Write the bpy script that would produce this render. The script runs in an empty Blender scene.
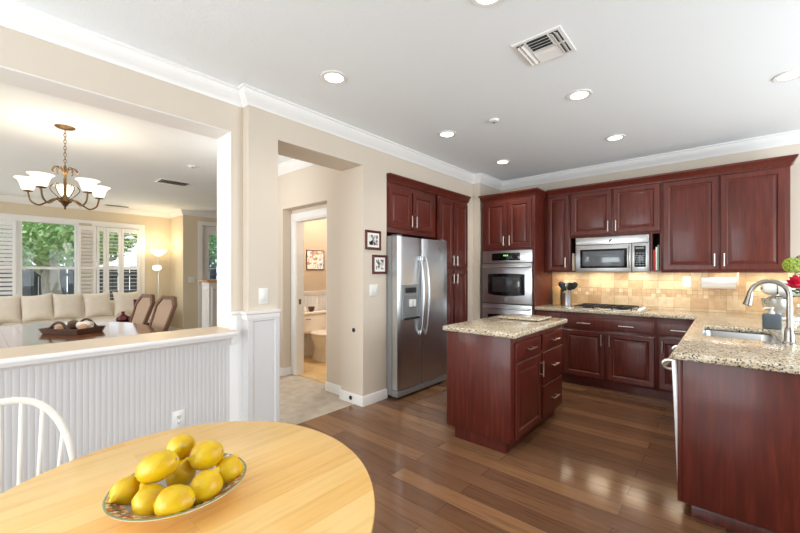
import bpy, bmesh, math, random
from mathutils import Vector, Matrix
random.seed(7)
PI = math.pi
S = bpy.context.scene
COL = S.collection

# ------------------------------------------------------------------ camera
cam_d = bpy.data.cameras.new('camera'); cam = bpy.data.objects.new('camera', cam_d); COL.objects.link(cam)
cam.location = (0, 0, 1.342)
cam.rotation_euler = (PI/2, 0, math.radians(39.864))
cam_d.sensor_width = 36; cam_d.lens = 370.6/800*36
cam_d.shift_x = -0.02124; cam_d.shift_y = 0.00849
cam_d.clip_start = 0.02; cam_d.clip_end = 200
S.camera = cam
# ------------------------------------------------------------------ world
W_ = bpy.data.worlds.new('world'); S.world = W_; W_.use_nodes = True
bg = W_.node_tree.nodes['Background']; bg.inputs[0].default_value = (0.80, 0.90, 1.0, 1); bg.inputs[1].default_value = 2.1
# ------------------------------------------------------------------ colour management
S.view_settings.view_transform = 'Standard'; S.view_settings.look = 'None'
S.view_settings.exposure = 0.0; S.view_settings.gamma = 1.0; S.view_settings.use_curve_mapping = False
S.cycles.use_denoising = True
S.cycles.max_bounces = 8; S.cycles.diffuse_bounces = 5; S.cycles.glossy_bounces = 4
S.cycles.transmission_bounces = 8; S.cycles.transparent_max_bounces = 12
S.cycles.sample_clamp_indirect = 6.0; S.cycles.caustics_reflective = False; S.cycles.caustics_refractive = False

# ------------------------------------------------------------------ lights (daylight through windows, and an added living room fill)
def area(name, loc, target, sx, sy, power, color):
    l = bpy.data.lights.new(name, 'AREA'); l.shape = 'RECTANGLE'; l.size = sx; l.size_y = sy
    l.energy = power; l.color = color
    o = bpy.data.objects.new(name, l); COL.objects.link(o); o.location = loc
    o.rotation_euler = (Vector(target)-Vector(loc)).to_track_quat('-Z', 'Y').to_euler()
    return o
def point(name, loc, power, color, radius=0.04):
    l = bpy.data.lights.new(name, 'POINT'); l.energy = power; l.color = color; l.shadow_soft_size = radius
    o = bpy.data.objects.new(name, l); COL.objects.link(o); o.location = loc
    return o
def spot(name, loc, power, color, size=130, radius=0.05):
    l = bpy.data.lights.new(name, 'SPOT'); l.energy = power; l.color = color; l.spot_size = math.radians(size); l.spot_blend = 1.0
    l.shadow_soft_size = radius
    o = bpy.data.objects.new(name, l); COL.objects.link(o); o.location = loc
    return o
DAY = (0.89, 0.96, 1.0)
area('daylight_rear_glass_door', (-1.55, -2.28, 1.25), (-1.0, 1.6, 3.0), 2.6, 2.0, 98, DAY)
area('daylight_right_window', (2.50, 2.9, 1.5), (0, 2.7, 2.4), 3.6, 1.9, 112, DAY)
area('daylight_living_window', (-9.80, 0.9, 1.5), (-4, 0.9, 1.2), 2.8, 1.7, 8, DAY)
area('living_side_fill', (-6.2, -2.86, 1.6), (-6.0, 2, 1.4), 3.0, 1.9, 82, (1, 0.98, 0.95))  # added fill from an unseen side, brightens the living room

# ------------------------------------------------------------------ materials
def srgb(r, g, b):
    f = lambda v: (v/255/12.92) if v/255 <= 0.04045 else ((v/255+0.055)/1.055)**2.4
    return (f(r), f(g), f(b), 1)
MATS = {}
def newmat(name):
    m = bpy.data.materials.new(name); m.use_nodes = True
    nt = m.node_tree; return m, nt, nt.nodes['Principled BSDF'], nt.nodes, nt.links
def P(name, col, rough=0.5, metal=0.0, var=0.0, scale=30, bump=0.0, bscale=None, spec=None, coat=0.0, stretch=None, emit=None, estr=0.0, aniso=0.0):
    m, nt, b, N, L = newmat(name)
    b.inputs['Roughness'].default_value = rough; b.inputs['Metallic'].default_value = metal
    if spec is not None: b.inputs['Specular IOR Level'].default_value = spec
    if coat: b.inputs['Coat Weight'].default_value = coat; b.inputs['Coat Roughness'].default_value = 0.12
    tc = N.new('ShaderNodeTexCoord'); mp = N.new('ShaderNodeMapping'); L.new(tc.outputs['Object'], mp.inputs[0])
    if stretch: mp.inputs['Scale'].default_value = stretch
    nz = N.new('ShaderNodeTexNoise'); nz.inputs['Scale'].default_value = scale; nz.inputs['Detail'].default_value = 4
    L.new(mp.outputs[0], nz.inputs['Vector'])
    if var:
        r = N.new('ShaderNodeValToRGB'); L.new(nz.outputs['Fac'], r.inputs[0])
        r.color_ramp.elements[0].position = 0.3; r.color_ramp.elements[1].position = 0.7
        r.color_ramp.elements[0].color = tuple(c*(1-var) for c in col[:3])+(1,)
        r.color_ramp.elements[1].color = tuple(min(1, c*(1+var)) for c in col[:3])+(1,)
        L.new(r.outputs[0], b.inputs['Base Color'])
    else:
        b.inputs['Base Color'].default_value = col
    if bump:
        n2 = N.new('ShaderNodeTexNoise'); n2.inputs['Scale'].default_value = bscale or scale; n2.inputs['Detail'].default_value = 3
        L.new(mp.outputs[0], n2.inputs['Vector'])
        bp = N.new('ShaderNodeBump'); bp.inputs['Strength'].default_value = bump; bp.inputs['Distance'].default_value = 0.01
        L.new(n2.outputs['Fac'], bp.inputs['Height']); L.new(bp.outputs[0], b.inputs['Normal'])
    if emit:
        b.inputs['Emission Color'].default_value = emit; b.inputs['Emission Strength'].default_value = estr
    if aniso: b.inputs['Anisotropic'].default_value = aniso
    MATS[name] = m
    return m
def ramp(N, L, src, stops, interp='LINEAR'):
    r = N.new('ShaderNodeValToRGB'); cr = r.color_ramp; cr.interpolation = interp
    while len(cr.elements) < len(stops): cr.elements.new(0.5)
    for e, (p, c) in zip(cr.elements, stops): e.position = p; e.color = c
    L.new(src, r.inputs[0]); return r
def mix(N, L, fac, a, b, mode='MIX'):
    n = N.new('ShaderNodeMix'); n.data_type = 'RGBA'; n.blend_type = mode
    for v, i in ((fac, 0), (a, 6), (b, 7)):
        if hasattr(v, 'links'): L.new(v, n.inputs[i])
        else: n.inputs[i].default_value = v
    return n.outputs[2]

M_wall = P('wall_paint_beige', srgb(216, 204, 188), 0.7, bump=0.12, bscale=140)
M_ceil = P('ceiling_paint', srgb(242, 247, 250), 0.8, bump=0.14, bscale=90)
M_white = P('trim_white_paint', srgb(240, 239, 237), 0.4)
M_reveal = P('reveal_daylit_wall_paint', srgb(240, 237, 233), 0.6, bump=0.15, bscale=140)  # wall paint whitened to imitate daylight on the opening's reveals
M_bead = P('beadboard_white_paint', srgb(215, 214, 213), 0.45)
M_tan = P('bathroom_tan_paint', srgb(180, 160, 136), 0.7, bump=0.1, bscale=140)
M_yel = P('living_room_paint', srgb(220, 206, 180), 0.7, bump=0.1, bscale=140)
M_steel = P('brushed_stainless', srgb(208, 210, 212), 0.3, metal=1.0, bump=0.05, bscale=60, stretch=(1, 1, 60), var=0.05)
M_steelside = P('fridge_side_grey', srgb(150, 150, 150), 0.45, metal=0.3)
M_nickel = P('brushed_nickel', srgb(205, 198, 186), 0.28, metal=1.0)
M_chrome = P('faucet_satin_metal', srgb(158, 153, 145), 0.27, metal=1.0)
M_black = P('black_glass', srgb(12, 12, 14), 0.08)
M_ovenglass = P('oven_window_glass', srgb(52, 52, 54), 0.07, coat=0.6)
M_mwglass = P('microwave_window_glass', srgb(92, 98, 104), 0.1, coat=0.6)
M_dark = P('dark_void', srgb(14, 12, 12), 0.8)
M_iron = P('black_cast_iron', srgb(28, 28, 30), 0.5, metal=0.2)
M_plast = P('white_plastic', srgb(232, 232, 228), 0.35)
M_greyplast = P('grey_plastic', srgb(120, 124, 128), 0.4)
M_porc = P('white_porcelain', srgb(240, 232, 220), 0.12)
M_bronze = P('antique_bronze', srgb(120, 96, 66), 0.4, metal=0.85, var=0.25, scale=20)
M_shade = P('lit_frosted_glass', srgb(255, 244, 225), 0.4, emit=srgb(255, 238, 210), estr=1.5)
M_bulb = P('lit_lens', srgb(255, 250, 240), 0.4, emit=srgb(255, 243, 222), estr=6.0)
M_fabric = P('cream_upholstery', srgb(240, 231, 218), 0.95, bump=0.2, bscale=300, var=0.04, scale=15)
M_fabric2 = P('cream_linen_pillow', srgb(236, 226, 212), 0.95, bump=0.25, bscale=260, var=0.04, scale=12)
M_cane = P('woven_cane', srgb(186, 160, 136), 0.7, bump=0.6, bscale=220, var=0.15, scale=180)
M_chairwood = P('walnut_brown_wood', srgb(112, 78, 56), 0.4, var=0.2, scale=8, stretch=(8, 8, 1))
M_wick = P('brown_wicker', srgb(92, 62, 44), 0.7, bump=0.9, bscale=130, var=0.4, scale=110)
M_redv = P('dark_red_glass', srgb(96, 14, 22), 0.1, coat=0.5)
M_darkwood = P('espresso_wood', srgb(52, 36, 30), 0.35, var=0.15, scale=10)
M_chairwhite = P('white_painted_wood', srgb(243, 240, 234), 0.35)
M_paper = P('white_paper', srgb(243, 240, 234), 0.9)
M_slate = P('slate_grey_ceramic', srgb(88, 96, 104), 0.6)
M_green = P('leaf_green', srgb(62, 104, 40), 0.5, var=0.3, scale=40)
M_lime = P('lime_green_bloom', srgb(150, 180, 50), 0.6, var=0.25, scale=80)
M_rose = P('magenta_red_petal', srgb(205, 20, 60), 0.5, var=0.2, scale=50)
M_purple = P('purple_petal', srgb(130, 40, 110), 0.5, var=0.2, scale=50)
M_pic = P('mahogany_frame', srgb(86, 34, 28), 0.35, var=0.15, scale=20)
M_bark = P('tree_bark', srgb(186, 178, 166), 0.9, bump=0.8, bscale=25, var=0.3, scale=10, stretch=(1, 1, 0.3))
M_leaf = P('tree_leaf', srgb(150, 188, 118), 0.6, var=0.35, scale=3)
M_leaf2 = P('tree_leaf_light', srgb(192, 218, 158), 0.6, var=0.3, scale=3)
M_grass = P('garden_soil', srgb(120, 118, 96), 0.95, var=0.3, scale=3)
M_tilefloor = P('bathroom_floor_vinyl', srgb(214, 182, 132), 0.35, var=0.12, scale=9)
M_roof = P('terracotta_roof', srgb(206, 140, 104), 0.9, var=0.2, scale=8)
M_stone = P('outside_stucco', srgb(180, 176, 168), 0.9, var=0.1, scale=6)

def cherry():
    m, nt, b, N, L = newmat('cherry_wood')
    tc = N.new('ShaderNodeTexCoord'); mp = N.new('ShaderNodeMapping'); mp.inputs['Scale'].default_value = (14, 14, 1.3)
    L.new(tc.outputs['Object'], mp.inputs[0])
    n = N.new('ShaderNodeTexNoise'); n.inputs['Scale'].default_value = 3.0; n.inputs['Detail'].default_value = 8; n.inputs['Distortion'].default_value = 0.4
    L.new(mp.outputs[0], n.inputs['Vector'])
    n2 = N.new('ShaderNodeTexNoise'); n2.inputs['Scale'].default_value = 2.2; n2.inputs['Detail'].default_value = 3
    L.new(tc.outputs['Object'], n2.inputs['Vector'])
    r = ramp(N, L, n.outputs['Fac'], [(0.25, srgb(80, 29, 19)), (0.55, srgb(98, 37, 25)), (0.8, srgb(118, 50, 34))])
    r2 = ramp(N, L, n2.outputs['Fac'], [(0.3, (0.80, 0.77, 0.76, 1)), (0.7, (1, 1, 1, 1))])
    c = mix(N, L, 1.0, r.outputs[0], r2.outputs[0], 'MULTIPLY')
    L.new(c, b.inputs['Base Color']); b.inputs['Roughness'].default_value = 0.42; b.inputs['Specular IOR Level'].default_value = 0.35
    b.inputs['Coat Weight'].default_value = 0.22; b.inputs['Coat Roughness'].default_value = 0.16
    return m
M_cherry = cherry()

def granite():
    m, nt, b, N, L = newmat('speckled_granite')
    tc = N.new('ShaderNodeTexCoord')
    v = N.new('ShaderNodeTexVoronoi'); v.inputs['Scale'].default_value = 150; L.new(tc.outputs['Object'], v.inputs['Vector'])
    n = N.new('ShaderNodeTexNoise'); n.inputs['Scale'].default_value = 62; n.inputs['Detail'].default_value = 6; n.inputs['Roughness'].default_value = 0.7
    L.new(tc.outputs['Object'], n.inputs['Vector'])
    n3 = N.new('ShaderNodeTexNoise'); n3.inputs['Scale'].default_value = 9; n3.inputs['Detail'].default_value = 4
    L.new(tc.outputs['Object'], n3.inputs['Vector'])
    base = ramp(N, L, n.outputs['Fac'], [(0.30, srgb(128, 104, 80)), (0.40, srgb(196, 176, 142)), (0.50, srgb(222, 210, 186)), (0.66, srgb(232, 226, 212)), (0.8, srgb(200, 168, 124))])
    sep = N.new('ShaderNodeSeparateColor'); L.new(v.outputs['Color'], sep.inputs[0])
    dark = ramp(N, L, sep.outputs[0], [(0.0, (1, 1, 1, 1)), (0.10, (1, 1, 1, 1)), (0.115, (0, 0, 0, 1))], 'CONSTANT')
    grey = ramp(N, L, sep.outputs[1], [(0.0, (1, 1, 1, 1)), (0.16, (1, 1, 1, 1)), (0.17, (0, 0, 0, 1))], 'CONSTANT')
    c = mix(N, L, grey.outputs[0], base.outputs[0], srgb(150, 142, 128))
    c = mix(N, L, dark.outputs[0], c, srgb(52, 46, 42))
    big = ramp(N, L, n3.outputs['Fac'], [(0.35, (0.90, 0.86, 0.80, 1)), (0.65, (1, 1, 1, 1))])
    c = mix(N, L, 1.0, c, big.outputs[0], 'MULTIPLY')
    L.new(c, b.inputs['Base Color']); b.inputs['Roughness'].default_value = 0.12
    return m
M_granite = granite()

def planks(name, cols, w, l, rough, axis='X', mortar=0.004, grain=0.8):
    m, nt, b, N, L = newmat(name)
    tc = N.new('ShaderNodeTexCoord'); mp = N.new('ShaderNodeMapping')
    if axis == 'Y': mp.inputs['Rotation'].default_value = (0, 0, PI/2)
    L.new(tc.outputs['Object'], mp.inputs[0])
    br = N.new('ShaderNodeTexBrick'); br.offset = 0.37; br.offset_frequency = 2
    br.inputs['Scale'].default_value = 1.0; br.inputs['Brick Width'].default_value = l; br.inputs['Row Height'].default_value = w
    br.inputs['Mortar Size'].default_value = mortar*0.35; br.inputs['Mortar Smooth'].default_value = 0.3
    br.inputs['Color1'].default_value = (0, 0, 0, 1); br.inputs['Color2'].default_value = (1, 1, 1, 1); br.inputs['Mortar'].default_value = (0.5, 0.5, 0.5, 1)
    L.new(mp.outputs[0], br.inputs['Vector'])
    g = N.new('ShaderNodeMapping'); g.inputs['Scale'].default_value = (1.6, 26, 1); L.new(mp.outputs[0], g.inputs[0])
    # shift the grain from plank to plank
    ad = N.new('ShaderNodeVectorMath'); ad.operation = 'ADD'; L.new(g.outputs[0], ad.inputs[0])
    sc = N.new('ShaderNodeVectorMath'); sc.operation = 'SCALE'; sc.inputs['Scale'].default_value = 37.0; L.new(br.outputs['Color'], sc.inputs[0]); L.new(sc.outputs[0], ad.inputs[1])
    n = N.new('ShaderNodeTexNoise'); n.inputs['Scale'].default_value = 2.0; n.inputs['Detail'].default_value = 7; n.inputs['Distortion'].default_value = 0.6
    L.new(ad.outputs[0], n.inputs['Vector'])
    tone = ramp(N, L, br.outputs['Color'], [(0.0, cols[0]), (0.35, cols[1]), (0.7, cols[2]), (1.0, cols[3])])
    gr = ramp(N, L, n.outputs['Fac'], [(0.3, (0.62, 0.60, 0.58, 1)), (0.5, (1, 1, 1, 1)), (0.72, (1.0, 1.0, 1.0, 1))])
    c = mix(N, L, grain, tone.outputs[0], gr.outputs[0], 'MULTIPLY')
    c = mix(N, L, br.outputs['Fac'], c, tuple(v*0.35 for v in cols[0][:3])+(1,))
    L.new(c, b.inputs['Base Color']); b.inputs['Roughness'].default_value = rough
    bp = N.new('ShaderNodeBump'); bp.inputs['Strength'].default_value = 0.25; bp.inputs['Distance'].default_value = 0.002
    inv = N.new('ShaderNodeMath'); inv.operation = 'SUBTRACT'; inv.inputs[0].default_value = 1.0; L.new(br.outputs['Fac'], inv.inputs[1])
    L.new(inv.outputs[0], bp.inputs['Height']); L.new(bp.outputs[0], b.inputs['Normal'])
    return m
M_floor = planks('hardwood_planks', [srgb(106, 74, 53), srgb(119, 84, 60), srgb(130, 93, 66), srgb(146, 107, 75)], 0.127, 1.25, 0.13)
M_tablewood = planks('honey_maple', [srgb(235, 184, 106), srgb(238, 190, 114), srgb(240, 196, 122), srgb(244, 203, 133)], 0.085, 3.0, 0.26, 'Y', mortar=0.0004, grain=0.34)
M_dtable = planks('dining_table_walnut', [srgb(118, 70, 44), srgb(126, 76, 48), srgb(134, 82, 52), srgb(142, 88, 56)], 0.11, 3.0, 0.12, 'X', mortar=0.0008)
M_fence = planks('grey_fence_boards', [srgb(92, 94, 100), srgb(102, 104, 110), srgb(110, 112, 118), srgb(120, 122, 128)], 0.15, 6.0, 0.9, 'X', mortar=0.02)
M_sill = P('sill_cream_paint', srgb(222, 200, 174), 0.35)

def tile(name, w, seed, k=1.0):
    m, nt, b, N, L = newmat(name)
    tc = N.new('ShaderNodeTexCoord'); sp = N.new('ShaderNodeSeparateXYZ'); L.new(tc.outputs['Object'], sp.inputs[0])
    cb = N.new('ShaderNodeCombineXYZ'); L.new(sp.outputs['X'], cb.inputs[0]); L.new(sp.outputs['Z'], cb.inputs[1])
    br = N.new('ShaderNodeTexBrick'); br.offset = 0.0; br.inputs['Scale'].default_value = 1.0
    br.inputs['Brick Width'].default_value = w; br.inputs['Row Height'].default_value = w
    br.inputs['Mortar Size'].default_value = 0.0022; br.inputs['Mortar Smooth'].default_value = 0.2
    br.inputs['Color1'].default_value = (0, 0, 0, 1); br.inputs['Color2'].default_value = (1, 1, 1, 1)
    L.new(cb.outputs[0], br.inputs['Vector'])
    n = N.new('ShaderNodeTexNoise'); n.inputs['Scale'].default_value = 14; n.inputs['Detail'].default_value = 6
    L.new(tc.outputs['Object'], n.inputs['Vector'])
    t = ramp(N, L, br.outputs['Color'], [(0, srgb(184, 148, 108) if k == 1 else srgb(200, 168, 128)), (0.4, srgb(206, 176, 136)), (0.75, srgb(218, 194, 156)), (1, srgb(230, 212, 180))])
    c = ramp(N, L, n.outputs['Fac'], [(0.3, (0.78, 0.72, 0.64, 1)), (0.6, (1, 1, 1, 1))])
    c = mix(N, L, 0.8, t.outputs[0], c.outputs[0], 'MULTIPLY')
    c = mix(N, L, br.outputs['Fac'], c, srgb(168, 142, 108))
    L.new(c, b.inputs['Base Color']); b.inputs['Roughness'].default_value = 0.35
    bp = N.new('ShaderNodeBump'); bp.inputs['Strength'].default_value = 0.5; bp.inputs['Distance'].default_value = 0.003
    inv = N.new('ShaderNodeMath'); inv.operation = 'SUBTRACT'; inv.inputs[0].default_value = 1.0; L.new(br.outputs['Fac'], inv.inputs[1])
    L.new(inv.outputs[0], bp.inputs['Height']); L.new(bp.outputs[0], b.inputs['Normal'])
    return m
M_tile6 = tile('travertine_tile_large', 0.157, 1.0)
M_tile2 = tile('travertine_tile_mosaic', 0.05, 2.0, 0.5)

def carpet():
    m, nt, b, N, L = newmat('beige_carpet')
    tc = N.new('ShaderNodeTexCoord')
    n = N.new('ShaderNodeTexNoise'); n.inputs['Scale'].default_value = 380; n.inputs['Detail'].default_value = 2; L.new(tc.outputs['Object'], n.inputs['Vector'])
    n2 = N.new('ShaderNodeTexNoise'); n2.inputs['Scale'].default_value = 9; n2.inputs['Detail'].default_value = 4; L.new(tc.outputs['Object'], n2.inputs['Vector'])
    a = ramp(N, L, n2.outputs['Fac'], [(0.3, srgb(190, 176, 158)), (0.7, srgb(214, 202, 186))])
    c = ramp(N, L, n.outputs['Fac'], [(0.3, (0.8, 0.8, 0.8, 1)), (0.7, (1, 1, 1, 1))])
    L.new(mix(N, L, 1.0, a.outputs[0], c.outputs[0], 'MULTIPLY'), b.inputs['Base Color']); b.inputs['Roughness'].default_value = 1.0
    bp = N.new('ShaderNodeBump'); bp.inputs['Strength'].default_value = 0.6; bp.inputs['Distance'].default_value = 0.006
    L.new(n.outputs['Fac'], bp.inputs['Height']); L.new(bp.outputs[0], b.inputs['Normal'])
    return m
M_carpet = carpet()

def glass(name, tint=(1, 1, 1, 1), refl=0.06):
    m, nt, b, N, L = newmat(name); N.remove(b)
    t = N.new('ShaderNodeBsdfTransparent'); t.inputs[0].default_value = tint
    g = N.new('ShaderNodeBsdfGlossy'); g.inputs['Roughness'].default_value = 0.02
    mx = N.new('ShaderNodeMixShader'); mx.inputs[0].default_value = refl
    L.new(t.outputs[0], mx.inputs[1]); L.new(g.outputs[0], mx.inputs[2]); L.new(mx.outputs[0], N['Material Output'].inputs[0])
    return m
M_glass = glass('window_glass', refl=0.015); M_vglass = glass('vase_glass', (0.93, 0.96, 0.96, 1), 0.12); M_frost = glass('entry_door_glass', (0.75, 0.85, 0.92, 1), 0.1)

def lemonmat():
    m, nt, b, N, L = newmat('lemon_peel')
    tc = N.new('ShaderNodeTexCoord')
    n = N.new('ShaderNodeTexNoise'); n.inputs['Scale'].default_value = 18; L.new(tc.outputs['Object'], n.inputs['Vector'])
    r = ramp(N, L, n.outputs['Fac'], [(0.3, srgb(206, 156, 4)), (0.55, srgb(220, 182, 12)), (0.75, srgb(228, 200, 44))])
    L.new(r.outputs[0], b.inputs['Base Color']); b.inputs['Roughness'].default_value = 0.34
    v = N.new('ShaderNodeTexNoise'); v.inputs['Scale'].default_value = 260; L.new(tc.outputs['Object'], v.inputs['Vector'])
    bp = N.new('ShaderNodeBump'); bp.inputs['Strength'].default_value = 0.3; bp.inputs['Distance'].default_value = 0.003
    L.new(v.outputs['Fac'], bp.inputs['Height']); L.new(bp.outputs[0], b.inputs['Normal'])
    b.inputs['Subsurface Weight'].default_value = 0.08; b.inputs['Subsurface Radius'].default_value = (0.01, 0.006, 0.002)
    return m
M_lemon = lemonmat()

def bowlmat():
    # hand-painted rim: bands of small dabs laid out by distance from the bowl's axis
    m, nt, b, N, L = newmat('painted_majolica')
    tc = N.new('ShaderNodeTexCoord'); sp = N.new('ShaderNodeSeparateXYZ'); L.new(tc.outputs['Object'], sp.inputs[0])
    ln = N.new('ShaderNodeVectorMath'); ln.operation = 'LENGTH'
    fl = N.new('ShaderNodeCombineXYZ'); L.new(sp.outputs['X'], fl.inputs[0]); L.new(sp.outputs['Y'], fl.inputs[1]); L.new(fl.outputs[0], ln.inputs[0])
    at = N.new('ShaderNodeMath'); at.operation = 'ARCTAN2'; L.new(sp.outputs['Y'], at.inputs[0]); L.new(sp.outputs['X'], at.inputs[1])
    cb = N.new('ShaderNodeCombineXYZ')
    s1 = N.new('ShaderNodeMath'); s1.operation = 'MULTIPLY'; s1.inputs[1].default_value = 12.0; L.new(at.outputs[0], s1.inputs[0])
    s2 = N.new('ShaderNodeMath'); s2.operation = 'MULTIPLY'; s2.inputs[1].default_value = 75.0; L.new(ln.outputs['Value'], s2.inputs[0])
    L.new(s1.outputs[0], cb.inputs[0]); L.new(s2.outputs[0], cb.inputs[1])
    v = N.new('ShaderNodeTexVoronoi'); v.inputs['Scale'].default_value = 1.3; L.new(cb.outputs[0], v.inputs['Vector'])
    sc = N.new('ShaderNodeSeparateColor'); L.new(v.outputs['Color'], sc.inputs[0])
    dabs = ramp(N, L, sc.outputs[0], [(0, srgb(176, 96, 60)), (0.25, srgb(212, 190, 160)), (0.5, srgb(110, 120, 88)), (0.62, srgb(226, 214, 196)), (0.8, srgb(196, 130, 84)), (0.92, srgb(90, 80, 88))], 'CONSTANT')
    w = N.new('ShaderNodeTexWave'); w.inputs['Scale'].default_value = 0.9; w.inputs['Distortion'].default_value = 1.0; L.new(cb.outputs[0], w.inputs['Vector'])
    lat = ramp(N, L, w.outputs['Fac'], [(0.3, srgb(96, 96, 112)), (0.55, srgb(226, 224, 222))])
    band = ramp(N, L, ln.outputs['Value'], [(0.0, (0, 0, 0, 1)), (0.115, (0, 0, 0, 1)), (0.117, (1, 1, 1, 1))], 'CONSTANT')
    c = mix(N, L, band.outputs[0], lat.outputs[0], dabs.outputs[0])
    edge = ramp(N, L, ln.outputs['Value'], [(0.0, (0, 0, 0, 1)), (0.151, (1, 1, 1, 1))], 'CONSTANT')
    c = mix(N, L, edge.outputs[0], c, srgb(120, 134, 92))
    L.new(c, b.inputs['Base Color']); b.inputs['Roughness'].default_value = 0.2
    return m
M_bowl = bowlmat()
M_bowlout = P('glazed_cream_ceramic', srgb(236, 228, 214), 0.2)

def picmat(name, seed, cols, scale):
    m, nt, b, N, L = newmat(name)
    tc = N.new('ShaderNodeTexCoord'); mp = N.new('ShaderNodeMapping'); mp.inputs['Location'].default_value = (seed, seed*2, seed*3); L.new(tc.outputs['Object'], mp.inputs[0])
    n = N.new('ShaderNodeTexNoise'); n.inputs['Scale'].default_value = scale; n.inputs['Detail'].default_value = 3; L.new(mp.outputs[0], n.inputs['Vector'])
    r = ramp(N, L, n.outputs['Fac'], cols); L.new(r.outputs[0], b.inputs['Base Color']); b.inputs['Roughness'].default_value = 0.25
    return m
BW = [(0.38, srgb(30, 30, 32)), (0.46, srgb(120, 118, 116)), (0.55, srgb(226, 222, 216)), (0.62, srgb(240, 238, 234))]
M_photo1 = picmat('photo_print_one', 1.3, BW, 34); M_photo2 = picmat('photo_print_two', 4.1, BW, 34)
M_paint = picmat('beach_painting', 2.2, [(0.35, srgb(110, 150, 180)), (0.45, srgb(206, 216, 220)), (0.52, srgb(236, 230, 214)), (0.6, srgb(214, 130, 90)), (0.68, srgb(120, 140, 150))], 16)

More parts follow.
